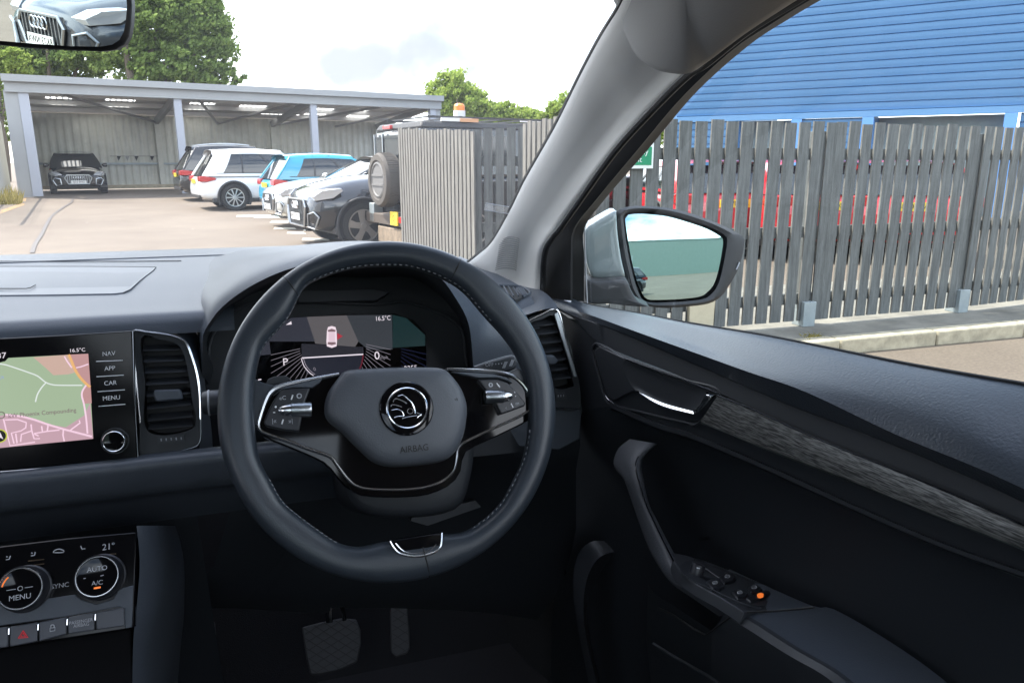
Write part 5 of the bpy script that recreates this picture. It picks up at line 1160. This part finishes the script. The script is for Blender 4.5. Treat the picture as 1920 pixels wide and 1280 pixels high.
def tree(base, h, blobs, nl, ls, lm, label, cat_='tree', name='broadleaf_tree', grp='trees beyond the yard'):
    rnd = random.Random(hash(label) % 1 + nl); t = thing(name, base, label, cat_, grp)
    b = MB(); b.tube(cat([base+V((0, 0, -.1)), base+V((.2, 0, h*.3)), base+V((-.1, .1, h*.6)), base+V((0, 0, h*.85))], 10), [h*.03*(1-.085*i) for i in range(10)], bark, 8)
    for (bx, by, bz, rx, ry, rz) in blobs: b.tube(cat([base+V((0, 0, h*.3)), base+V((bx*.5, by*.5, h*.3+(bz-h*.3)*.6)), base+V((bx, by, bz))], 6), [h*.014, h*.012, h*.010, h*.008, h*.005, h*.003], bark, 5)
    b.build('trunk', t)
    b = MB(); tot = sum(q[3]*q[5] for q in blobs); vs_, fs_ = [], []
    for (bx, by, bz, rx, ry, rz) in blobs:
        nc = max(14, int(200*rx*rz/tot*len(blobs)/2)); cl = []
        for _ in range(nc):
            th, ph = rnd.uniform(0, 2*math.pi), math.acos(rnd.uniform(-1, 1)); q = rnd.uniform(.45, 1.05)
            cl.append((base+V((bx+rx*q*math.sin(ph)*math.cos(th), by+ry*q*math.sin(ph)*math.sin(th), bz+rz*q*math.cos(ph))), rnd.uniform(.10, .24)*min(rx, rz)*1.25))
        m_ = int(nl*rx*rz/tot)
        for _ in range(m_):
            c, s_ = cl[rnd.randrange(nc)]; p = c+V((rnd.gauss(0, 1), rnd.gauss(0, 1), rnd.gauss(0, .7)))*s_*.62
            a = V((rnd.gauss(0, 1), rnd.gauss(0, 1), rnd.gauss(0, 1))).normalized(); e = a.orthogonal().normalized(); f_ = a.cross(e); sz_ = ls*rnd.uniform(.6, 1.3); k = len(vs_)
            vs_ += [p-e*sz_, p+f_*sz_*.55, p+e*sz_, p-f_*sz_*.55]; fs_.append((k, k+1, k+2, k+3))
    b.add(vs_, fs_, lm); b.build('crown', t, smooth=False); return t
tb = G(270, 352); tb = V((tb.x*1.5, tb.y*1.5, .3))
def tp(px_, py_, dist):
    p = CC+ray(px_, py_)*dist; return p
def bl(items, base, dist):
    o = []
    for px_, py_, rx, rz in items: p = tp(px_, py_, dist)-base; k = dist/F; o.append((p.x, p.y, p.z, rx*k, rx*k*.8, rz*k))
    return o
T1 = tp(265, 320, 46); T1.z = .3
tree(T1, 12, bl([(300,40,110,60),(370,60,60,55),(330,-20,80,50),(400,90,40,42),(250,100,80,50),(270,10,80,60),(390,20,38,36),(330,120,90,30),(330,150,90,30),(400,140,60,25),(420,65,22,22),(445,150,10,6)], T1, 46), 46000, .15, lfA, 'tall dense green tree standing directly behind the car shelter roof')
T2 = tp(120, 320, 50); T2.z = .3
tree(T2, 10, bl([(150,110,80,40),(80,120,70,36),(60,60,80,50),(180,60,60,50),(20,110,60,40)], T2, 50), 30000, .15, lfA, 'mid-green tree behind the shelter, below the interior mirror')
T3 = tp(10, 320, 44); T3.z = .3
tree(T3, 8, bl([(5,120,45,34),(-40,80,50,60),(30,110,25,20),(-10,180,24,50),(5,230,18,40)], T3, 44), 16000, .12, lfB, 'light green tree above the palisade fence at the left edge')
T4 = tp(860, 320, 48); T4.z = .3
tree(T4, 6, bl([(850,172,44,34),(875,205,46,34),(830,200,28,30),(895,215,36,26)], T4, 48), 30000, .13, lfB, 'rounded yellow-green tree rising right of the shelter end')
T5 = tp(960, 320, 50); T5.z = .3
tree(T5, 4.5, bl([(930,222,40,26),(975,222,38,24),(890,232,44,22),(1010,232,34,20),(945,205,24,14)], T5, 50), 30000, .12, lfB, 'low yellow-green bushy tree behind the black off-road vehicle')
T6 = tp(1070, 320, 46); T6.z = .3
tree(T6, 6, bl([(1070,205,40,28),(1030,225,22,20),(1110,210,40,40),(1230,230,30,40)], T6, 46), 24000, .12, lfB, 'light green tree partly hidden by the windscreen pillar')
# weeds
wm = leafm('weed', (.2, .18, .05), (.4, .33, .12)); b = MB()
for _ in range(500):
    p = G(random.uniform(-20, 40), random.uniform(370, 384)); a = random.uniform(0, 6.3); h = random.uniform(.1, .5)
    b.add([p, p+V((.04*math.cos(a), .04*math.sin(a), 0)), p+V((.15*math.cos(a), .15*math.sin(a), h))], [(0, 1, 2)], wm)
for _ in range(70):
    p = G(random.gauss(1523, 8), random.uniform(628, 640), .1); a = random.uniform(0, 6.3); h = random.uniform(.01, .035)
    b.add([p, p+V((.02*math.cos(a), .02*math.sin(a), 0)), p+V((.05*math.cos(a), .05*math.sin(a), h))], [(0, 1, 2)], wm)
tag(b.build('weeds', smooth=False), kind='stuff')
# ================================================================ PARKED CARS
def paintm(nm, c, mt=0, r=.3): return mat(nm, c, r, mt, coat=1)
red_l = mat('tail_lens', (.45, .02, .02), .2, coat=.6); head_l = mat('head_lens', (.55, .57, .6), .12, .5, coat=.6); yplate = mat('yellow_plate', (.75, .55, .04), .5); wplate = mat('white_plate', (.72, .72, .70), .5)
def place(px_, ax, lx, ly, bear):
    d = ray(px_, 304); p = CC+d*ax; rz = R(90-bear); q = Matrix.Rotation(rz, 3, 'Z')@V((lx, ly, 0)); return V((p.x-q.x, p.y-q.y, gz(p.y))), rz
def wheel_(t, x, y, r, wd, al, spokes=10, twist=0, rimr=.70, fat=.035):
    s = 1 if y > 0 else -1; b = MB()
    b.lathe((x, y, r), (0, s, 0), ((r*.6, -wd), (r*.96, -wd), (r, -wd+.03), (r, -.03), (r*.965, -.005), (r*.80, 0), (rimr*r, -.012), (rimr*r*.98, -.06), (.001, -.07)), tyrem, 36, up=V((1, 0, 0)))
    w_ = b.build('wheel', t, world=False); b = MB()
    b.lathe((x, y, r), (0, s, 0), ((rimr*r*1.01, -.014), (rimr*r*1.0, .002), (rimr*r*.93, .0), (rimr*r*.91, -.03)), al, 36, up=V((1, 0, 0)))
    for k in range(spokes):
        a = 2*math.pi*k/spokes; a2 = a+twist; P = []
        for rr, aa, hw_ in ((.035, a, fat*.8), (rimr*r*.5, (a+a2)/2, fat*.75), (rimr*r*.95, a2, fat)): P.append((V((x+rr*math.cos(aa), y-s*.012, r+rr*math.sin(aa))), V((-math.sin(aa), 0, math.cos(aa)))*hw_/2*(1 if spokes < 8 else .8)))
        Lp = [p+o for p, o in P]+[p-o for p, o in P[::-1]]; b.prism(Lp, (0, -s*.02, 0), al)
    b.lathe((x, y, r), (0, s, 0), ((.06, -.015), (.05, -.004), (.001, -.003)), al, 16); b.build('rim', w_, world=False); return w_
def car(name, label, cat_, paint, o, rz, L=4.5, W=1.84, H=1.65, kind='suv', al=alloy, spokes=10, twist=0, plate='yellow', ptxt='', roofm=None, wr=.36, arch=None, rail=None, rimf=.70, grille='mesh', quarter=True, group='cars parked in the yard', zs=1.0, fat=.05, xr=.06, hoodz=1.0, gs=1.0, wf=.80, mir=True, wheels=True):
    t = thing(name, o, label, cat_, group, rz); X0 = -L/2
    st = [(0, .76, .45, .70), (.006, .84, .38, .84), (.022, .91, .32, .95), (.06, .955, .28, 1.01), (.12, .985, .25, 1.03), (.25, 1, .23, 1.035), (.5, 1, .21, 1.02), (.66, 1, .21, 1.01), (.74, .99, .21, 1.01*hoodz), (.84, .98, .22, .97*hoodz), (.92, .95, .24, .90*hoodz), (.965, .89, .27, .84*hoodz), (.988, .80, .32, .76*hoodz), (1, .70, .38, .66*hoodz)]
    P1 = cat([V((a, h, 0)) for a, h, z, zt in st], 60); P2 = cat([V((a, z, zt)) for a, h, z, zt in st], 60); rows_ = []
    def sec(f):
        # interpolate the station list
        for i in range(len(st)-1):
            if f <= st[i+1][0]: g_ = (f-st[i][0])/(st[i+1][0]-st[i][0]); return [a+(c-a)*g_ for a, c in zip(st[i], st[i+1])]
        return list(st[-1])
    for f in [0, .003, .006, .012, .022, .04, .06, .09, .12, .18, .25, .35, .5, .6, .66, .7, .74, .79, .84, .88, .92, .945, .965, .978, .988, .995, 1]:
        a, h, z0, z1 = sec(f); z0 *= zs; z1 *= zs; hw_ = h*W/2; r_ = []
        for k in range(28):
            th = 2*math.pi*k/28; c, s = math.cos(th), math.sin(th); e = .38 if s > 0 else .3
            fr2 = min(1, max(0, (f-.66)/.08)); e = e+.14*fr2 if s > 0 else e; yy = hw_*math.copysign(abs(c)**e, c); zz = (z0+z1)/2+(z1-z0)/2*math.copysign(abs(s)**(.62+.38*fr2 if s > 0 else .4), s)
            if s > .3 and f > .7: zz += .0
            yy *= 1-.05*max(0, (zz/zs-.75))/.3-.04*max(0, .5-zz/zs)/.3
            r_.append(V((X0+L*a, yy, zz)))
        rows_.append(r_)
    b = MB(); b.grid(rows_, paint, True); b.add(rows_[0], [tuple(range(28))], paint); b.add(rows_[-1], [tuple(range(27, -1, -1))], paint); body = b.build('body', t, sub=1, ang=180, world=False)
    # greenhouse
    zb, zt = .95*zs, H-.07; hb, ht = W/2*.93, W/2*.72
    if kind == 'suv': rb, rt_, fb, ft = xr-.035, xr+.06, .735, .50
    elif kind == 'box': rb, rt_, fb, ft = .01, .03, .72, .60
    else: rb, rt_, fb, ft = .04, .20, .74, .48
    def S(u, v, s, o_=0):
        xb = rb+(fb-rb)*u; xt = rt_+(ft-rt_)*u; bow = .035*math.sin(math.pi*v); y_ = hb+(ht-hb)*v+bow+o_
        return V((X0+L*(xb+(xt-xb)*v), s*y_, zb+(zt-zb)*v+.04*math.sin(math.pi*u)*v))
    b = MB(); NV = 6
    for s in (1, -1): b.grid([[S(u/12, v/NV, s) for u in range(13)] for v in range(NV+1)], carglass)
    for u in (0, 1): b.grid([[S(u, v/NV, 1).lerp(S(u, v/NV, -1), k/8)+V(((.10 if u else -.05)*math.sin(math.pi*k/8)*(1-.3*v/NV), 0, 0)) for k in range(9)] for v in range(NV+1)], carglass)
    b.build('window_glass', body, world=False, ang=50)
    rp_ = roofm or paint; b = MB(); rr_ = []
    for u in [k/12 for k in range(13)]:
        l_, r_2 = S(u, 1, 1), S(u, 1, -1); rr_.append([S(u, .88, 1, .012)]+[l_.lerp(r_2, k/10)+V(((-.05 if u < .1 else (.1 if u > .9 else 0))*math.sin(math.pi*k/10), 0, .03+.045*math.sin(math.pi*k/10)**.7)) for k in range(11)]+[S(u, .88, -1, .012)])
    if kind != 'sedan':
        rr_ = [[p+V((-.10, 0, -.01)) for p in rr_[0]]]+rr_
    b.grid(rr_, rp_); b.build('roof', body, world=False, ang=60, sub=1)
    def strip(us, nm, m, o_=.014, vs__=(0, 1)):
        b = MB()
        for s in (1, -1): b.grid([[S(us[0]+(us[2]-us[0])*v, v, s, o_), S(us[1]+(us[3]-us[1])*v, v, s, o_)] for v in [vs__[0]+(vs__[1]-vs__[0])*k/6 for k in range(7)]], m)
        b.build(nm, body, world=False)
    strip((-.01, .15 if quarter else .10, -.01, .23 if quarter else .08), 'rear_pillar', paint)
    strip((.315, .33, .355, .365), 'door_pillar', cladb, .010); strip((.61, .635, .61, .635), 'door_pillar', cladb, .010); strip((.955, 1.012, .94, 1.02), 'windscreen_pillar', paint)
    b = MB()
    for s in (1, -1):
        b.grid([[S(u/10, v, s, .012) for u in range(11)] for v in (-.02, .09)], paint)
        b.grid([[S(u/10*.92+.1, v, s, .016) for u in range(11)] for v in (.09, .12)], cladb if kind != 'sedan' else chrome)
    b.build('window_line', body, world=False)
    for sgn_ in (1, -1):                                    # rear screen and windscreen surrounds
        b = MB(); b.tube([S(0, v/5, sgn_, .005) for v in range(6)], .028, paint, 6); b.build('screen_surround', body, world=False)
    if rail:
        b = MB()
        for s in (1, -1): b.tube([S(.05+.85*k/8, 1, s)+V((0, -s*.03, .075+.02*math.sin(math.pi*k/8))) for k in range(9)], .022, rail, 6)
        b.build('roof_rail', body, world=False)
    xs2 = (X0+L*.195, X0+L*wf)
    am = arch or cladb
    for x in xs2:
        for s in (1, -1):
            b = MB(); y = s*(W/2+.004)
            b.prism([(x+(wr+.075)*math.cos(R(a)), y, wr+(wr+.075)*math.sin(R(a))) for a in range(-28, 209, 8)], (0, -s*.12, 0), mat('arch_void', (.006, .006, .007), .9)); 
            ring = [(x+(wr+.075)*math.cos(R(a)), y, wr+(wr+.075)*math.sin(R(a))) for a in range(-28, 209, 8)]; b.tube(ring, .022 if not arch else .03, am, 6); b.build('wheel_arch', body, world=False)
            wheel_(t, x, s*(W/2+.018), wr, .22, al, spokes, twist, rimf, fat)
    b = MB(); b.box((0, 0, .28*zs), (L*.86, W*.98, .12), cladb)
    b.prism([(X0-.005+.02, -W*.36, .34*zs), (X0-.005+.02, W*.36, .34*zs), (X0+.0, W*.40, .44*zs), (X0, -W*.40, .44*zs)], (.25, 0, 0), cladb)
    b.build('lower_trim', body, world=False, bev=.02)
    for s in (1, -1):
        b = MB(); y = s*W/2*.962; P = [(X0+L*.004, y, .80*zs), (X0+L*.004, y, .93*zs), (X0+L*.03, y, .95*zs), (X0+L*.092, y*1.012, .90*zs), (X0+L*.10, y*1.012, .855*zs), (X0+L*.045, y, .79*zs)]
        b.prism(P, (0, -s*.34, 0), red_l); b.build('tail_light', body, world=False, bev=.01)
        b = MB(); b.prism([(X0+L*.895, s*W/2*.955, .79*zs*hoodz), (X0+L*.90, s*W/2*.955, .83*zs*hoodz), (X0+L*.965, s*W/2*.90, .80*zs*hoodz), (X0+L*.990, s*W/2*.78, .72*zs*hoodz), (X0+L*.985, s*W/2*.80, .66*zs*hoodz), (X0+L*.93, s*W/2*.95, .70*zs*hoodz)], (.02, -s*.22, 0), head_l); b.build('headlight', body, world=False, bev=.008)
        b = MB(); b.prism([(X0+L*.975, s*W/2*.86, .52), (X0+L*.985, s*W/2*.84, .58), (X0+L*.998, s*W/2*.62, .55), (X0+L*.999, s*W/2*.60, .34), (X0+L*.985, s*W/2*.76, .34)], (.012, -s*.02, 0), cladb)
        b.tube([(X0+L*.980, s*W/2*.88, .52), (X0+L*.992, s*W/2*.80, .60), (X0+L*1.003, s*W/2*.62, .56), (X0+L*1.003, s*W/2*.60, .36), (X0+L*.990, s*W/2*.78, .33)], .016, satin, 6, True); b.build('air_intake', body, world=False)
        if mir: b = MB(); b.dome(Frame((X0+L*.655, s*(W/2+.02), 1.03*zs), (0, s, 0)), [], 0, 0, paint) if 0 else b.lathe((X0+L*.655, s*(W/2+.03), 1.06*zs), (0, s, 0), ((.02, -.08), (.075, -.02), (.085, .05), (.07, .11), (.01, .12)), paint, 14); b.build('door_mirror', body, world=False)
    b = MB(); gw_ = .36*gs; zt_ = .70; zl_ = .70-.32*gs; P = [(-gw_, zt_), (gw_, zt_), (gw_+.08, .60), (gw_-.02, zl_), (-gw_+.02, zl_), (-gw_-.08, .60)]
    b.prism([(X0+L*1.004, y, z*hoodz) for y, z in P], (-.06, 0, 0), cladb)
    if grille == 'mesh':
        b.tube([(X0+L*1.006, y, z*hoodz) for y, z in P], .018, satin, 6, True)
        for k in range(11): b.box((X0+L*1.006, -gw_+.07*k+.01, .54*hoodz), (.012, .012, .30), satin)
    for k in range(4):
        b.tube([(X0+L*1.010, (k-1.5)*.075+.055*math.cos(a), .62*hoodz+.055*math.sin(a)) for a in [j*math.pi/8 for j in range(16)]], .009, chrome, 5, True)
    b.build('grille', body, world=False)
    b = MB(); b.box((X0-.012 if kind != 'box' else X0-.02, 0, .80*zs if plate != 'low' else .60), (.02, .50, .115), yplate if plate else yplate)
    b.text(ptxt or 'KM21 XDO', (X0-.026, 0, .80*zs), (0, -1, 0), (0, 0, 1), .085, rubber) ; b.build('rear_plate', body, world=False)
    b = MB(); b.box((X0+L*1.01+.006, 0, .45*hoodz), (.012, .50, .11), wplate); b.text(ptxt or 'KM21 XDO', (X0+L*1.01+.014, 0, .45*hoodz), (0, 1, 0), (0, 0, 1), .095, rubber); b.build('front_plate', body, world=False)
    return t
HB_ = 76.5
white = paintm('paint_white', (.78, .79, .80)); teal = paintm('paint_teal', (.02, .30, .47)); black = paintm('paint_black', (.012, .012, .014), 0, .2); silv = paintm('paint_champagne', (.62, .61, .56), .2); redc = paintm('paint_red', (.55, .02, .03))
o, rz = place(435, 20.4, -4.6/2+4.6*.195, -.92, HB_)
car('parked_suv', 'white SUV with silver multi-spoke wheels, its tail towards the yard, red tail light', 'car', white, o, rz, 4.6, 1.84, 1.66, spokes=10, twist=.0, arch=cladb)
o, rz = place(500, 17.8, -2.2, -.90, HB_)
car('parked_suv', 'bright turquoise SUV parked tail-out between the white SUV and the champagne car', 'car', teal, o, rz, 4.15, 1.78, 1.55, arch=None)
o, rz = place(338, 23.4, -2.4, -.95, HB_)
car('parked_suv', 'black SUV with silver roof rails parked tail-out beside the white SUV', 'car', black, o, rz, 4.9, 1.9, 1.76, rail=satin, zs=1.05, spokes=8)
o, rz = place(537, 15.0, 2.1, .90, HB_+180)
car('parked_car', 'champagne car with its bonnet towards the yard, front nose beside the turquoise SUV', 'car', silv, o, rz, 4.55, 1.82, 1.50, spokes=10, zs=1.0, hoodz=1.05, quarter=False)
o, rz = place(677, 11.9, -4.68/2+4.68*.83, .95, HB_+180)
car('parked_suv', 'black SUV with five-spoke grey wheel and large chrome-edged grille, nose towards the yard', 'car', black, o, rz, 4.68, 1.9, 1.66, al=alloyg, spokes=5, twist=.18, rimf=.72, fat=.13, wr=.37, zs=1.05, hoodz=1.12, gs=1.2, wf=.83)
o, rz = place(143, 27.2, 2.3, 0, 167)
car('parked_car', 'black hatchback facing out from under the car shelter, white number plate', 'car', black, o, rz, 4.4, 1.86, 1.56, ptxt='SJ16 ENG', hoodz=1.0, wr=.33)
for i, (px_, ax, bb_, lb) in enumerate(((1385, 10.6, 8, 'red car seen through the picket gaps just right of the door mirror'), (1567, 10.0, 20, 'red car seen through the picket gaps, middle one of the three behind the fence'), (1722, 9.8, 32, 'red car seen through the picket gaps left of the far post shoe'))):
    o, rz = place(px_, ax, -2.1, 0, bb_); car('parked_car', lb, 'car', redc, o, rz, 4.2, 1.78, 1.40, group='red cars behind the picket fence', ptxt='BN70 LKA')
# the car reflected in the interior mirror
gr = paintm('paint_dark_blue_grey', (.045, .05, .06), .3, .25)
AU = thing('parked_car', (-1.5, -12.6, 0), 'dark grey car parked behind us, reflected in the interior mirror with its white plate', 'car', 'cars parked in the yard', R(90))
bpy.data.objects.remove(AU)
_q = Matrix.Rotation(R(90+57), 3, 'Z')@V((2.27, 0, 0)); o = V((-1.3-_q.x, -8.3-_q.y, 0)); car('parked_car', 'dark grey car parked behind us, reflected in the interior mirror with its white plate', 'car', gr, o, R(90+57), 4.5, 1.86, 1.5, ptxt='RK73 NWX', zs=1.0)
# ================================================================ OFF-ROAD VEHICLE
o, rz = place(741, 11.3, -2.2, 0, HB_); t = thing('offroad_vehicle', o, 'boxy black off-road vehicle with a spare wheel on its tail behind the sunlit pickets', 'off-road car', 'cars parked in the yard', rz)
b = MB()
def bx2(x0, x1, hy, z0, z1, m, in_=0): b.add([(x0, -hy, z0), (x1, -hy, z0), (x1, hy, z0), (x0, hy, z0), (x0+in_, -hy+in_, z1), (x1-in_, -hy+in_, z1), (x1-in_, hy-in_, z1), (x0+in_, hy-in_, z1)], [(3, 2, 1, 0), (4, 5, 6, 7), (0, 1, 5, 4), (1, 2, 6, 5), (2, 3, 7, 6), (3, 0, 4, 7)], m)
bx2(-2.2, 2.3, .93, .45, 1.15, black); bx2(-2.2, 1.0, .91, 1.15, 1.88, black, .05); body = b.build('body', t, bev=.05, seg=3, world=False)
b = MB(); bx2(-2.17, 1.0, .87, 1.86, 1.96, mat('roof_matt_black', (.03, .03, .032), .6), .06); b.build('roof', body, bev=.03, world=False)
b = MB(); b.box((-2.185, .62, 1.52), (.03, .34, .50), carglass); b.box((-2.185, 0, 1.55), (.03, .80, .46), carglass); b.box((-2.185, -.62, 1.52), (.03, .34, .50), carglass)
for s in (1, -1): b.box((-1.3, s*.89, 1.55), (1.1, .02, .42), carglass); b.box((0, s*.89, 1.55), (.95, .02, .42), carglass)
b.build('window_glass', body, world=False)
b = MB()
for y in (-.80, -.46, .46, .80): b.box((-2.20, y, 1.50), (.03, .03, .62), satin)
b.box((-2.20, .62, 1.24), (.05, .4, .02), satin); b.box((-2.20, -.62, 1.24), (.05, .4, .02), satin); b.build('window_guard', body, world=False, smooth=False)
b = MB(); b.box((-2.20, .25, 1.90), (.05, .30, .06), red_l); b.build('brake_light', body, bev=.01, world=False)
b = MB(); sr = .40; c = (-2.30, -.02, 1.12)
b.lathe(c, (-1, 0, 0), ((.2, -.06), (sr*.94, -.05), (sr, 0), (sr, .17), (sr*.93, .215), (sr*.74, .22), (sr*.68, .19)), mat('old_tyre', (.09, .08, .07), .85, bump=.5, bs=40), 48)
for k in range(60):
    a = 2*math.pi*k/60; b.box(V(c)+V((-.085, sr*1.002*math.cos(a), sr*1.002*math.sin(a))), (.16, .018, .012), mat('old_tyre', (.14, .12, .10)), ax=(V((1, 0, 0)), V((0, -math.sin(a), math.cos(a))), V((0, math.cos(a), math.sin(a)))))
sw = b.build('spare_wheel', body, world=False); cvm = mat('wheel_cover', (.15, .145, .14), .6)
b = MB(); b.lathe(c, (-1, 0, 0), ((sr*.69, .16), (sr*.67, .205), (sr*.60, .215), (sr*.57, .20), (.001, .20)), cvm, 40)
for z in (-.07, .07): b.box(V(c)+V((-.205, 0, z)), (.02, sr*1.08, .03), cvm)
b.build('wheel_cover', sw, world=False)
b = MB(); b.box((-2.28, .0, .52), (.2, 1.8, .16), mat('bumper_brown', (.10, .08, .065), .7)); b.box((-2.3, .62, .60), (.16, .2, .3), gal); b.box((-2.32, -.15, .28), (.1, 1.1, .25), mat('tow_rust', (.22, .17, .12), .8, var=.4, vs=8)); b.build('rear_bumper', body, bev=.015, world=False)
b = MB(); b.box((-2.40, -.36, .56), (.02, .27, .20), yplate); b.text('G', (-2.412, -.36, .56), (0, -1, 0), (0, 0, 1), .12, rubber); b.build('rear_plate', body, world=False, smooth=False)
b = MB(); b.box((-2.40, -.62, .55), (.02, .16, .09), red_l); b.build('tail_light', body, world=False, bev=.005)
b = MB(); wp_ = mat('rack_white', (.7, .7, .68), .5); od = mat('rack_orange', (.55, .30, .16), .6)
for y in (.75, -.75): b.bar((-2.0, y, 2.02), (1.0, y, 2.02), .03, .03, cladb)
for k in range(7): b.bar((-1.9+k*.45, -.75, 2.03), (-1.9+k*.45, .75, 2.03), .04, .02, cladb)
b.box((-1.55, -.80, 1.985), (.5, .03, .05), wp_); b.box((-1.35, -.825, 1.98), (.3, .02, .05), od); b.box((-.15, -.80, 1.99), (.6, .02, .018), wp_); b.build('roof_rack', t, world=False, smooth=False)
b = MB(); b.lathe((-1.37, -.55, 2.03), (0, 0, 1), ((.09, 0), (.09, .10), (.085, .10)), wp_, 16); b.lathe((-1.37, -.55, 2.03), (0, 0, 1), ((.082, .10), (.082, .17), (.06, .20), (.001, .21)), mat('amber_lens', (.8, .25, .05), .3), 16); b.build('beacon', t, world=False)
for x in (-1.35, 1.45):
    for s in (1, -1): wheel_(t, x, s*.95, .41, .24, alloyg, 6, 0, .6, .08)
# ================================================================ UNIT AND POSTS SEEN IN THE MIRRORS, ADDED SHADE BLOCK
gb = mat('green_grey_cladding', (.17, .23, .205), .5, var=.06, vs=1)
def shed(nm, loc, sx, sy, h, m, label, rz=0, ribs=.3):
    t = thing(nm, loc, label, 'building', None, rz); b = MB()
    for (x0, y0, x1, y1) in ((-sx/2, sy/2, sx/2, sy/2), (sx/2, sy/2, sx/2, -sy/2), (sx/2, -sy/2, -sx/2, -sy/2), (-sx/2, -sy/2, -sx/2, sy/2)):
        A_2, B_2 = V((x0, y0, 0)), V((x1, y1, 0)); L_2 = (B_2-A_2).length; X_2 = (B_2-A_2)/L_2; n_2 = V((-X_2.y, X_2.x, 0)); k_2 = int(L_2/ribs*4)
        b.grid([[A_2+X_2*(L_2*i/k_2)+n_2*(.035 if i % 4 in (1, 2) else 0)+V((0, 0, z)) for i in range(k_2+1)] for z in (0, h)], m)
    b.build('wall', t, world=False, smooth=False); b = MB(); b.box((0, 0, h+.1), (sx+.3, sy+.3, .22), m); b.build('roof', t, world=False); return t
shed('shade_block', (-10.2, 1.5, 0), 12, 10, 9.6, mat('shade_block_panel', (.74, .75, .76), .4, var=.04, vs=1), 'tall pale grey block, out of view, added to shade the car we sit in', ribs=1.2)  # unseen block added to keep the sun off the car, pale for bounce
shed('industrial_unit', (12, -80, 0), 130, 12, 12, gb, 'pale green-grey industrial unit reflected in the driver door mirror')
b = MB(); b.tube([(3.2, -40, 0), (3.2, -40, 8.5), (3.2, -39.2, 8.7)], .10, gal, 8); tag(b.build('lamp_post'), 'tall grey lamp post standing in front of the green-grey unit in the door mirror', 'lamp post')
b = MB(); b.tube([(6.6, -46, 0), (6.6, -46, 5.0)], .08, gal, 8); tag(b.build('lamp_post'), 'shorter thin post reflected in the door mirror, right of the tall one', 'lamp post')
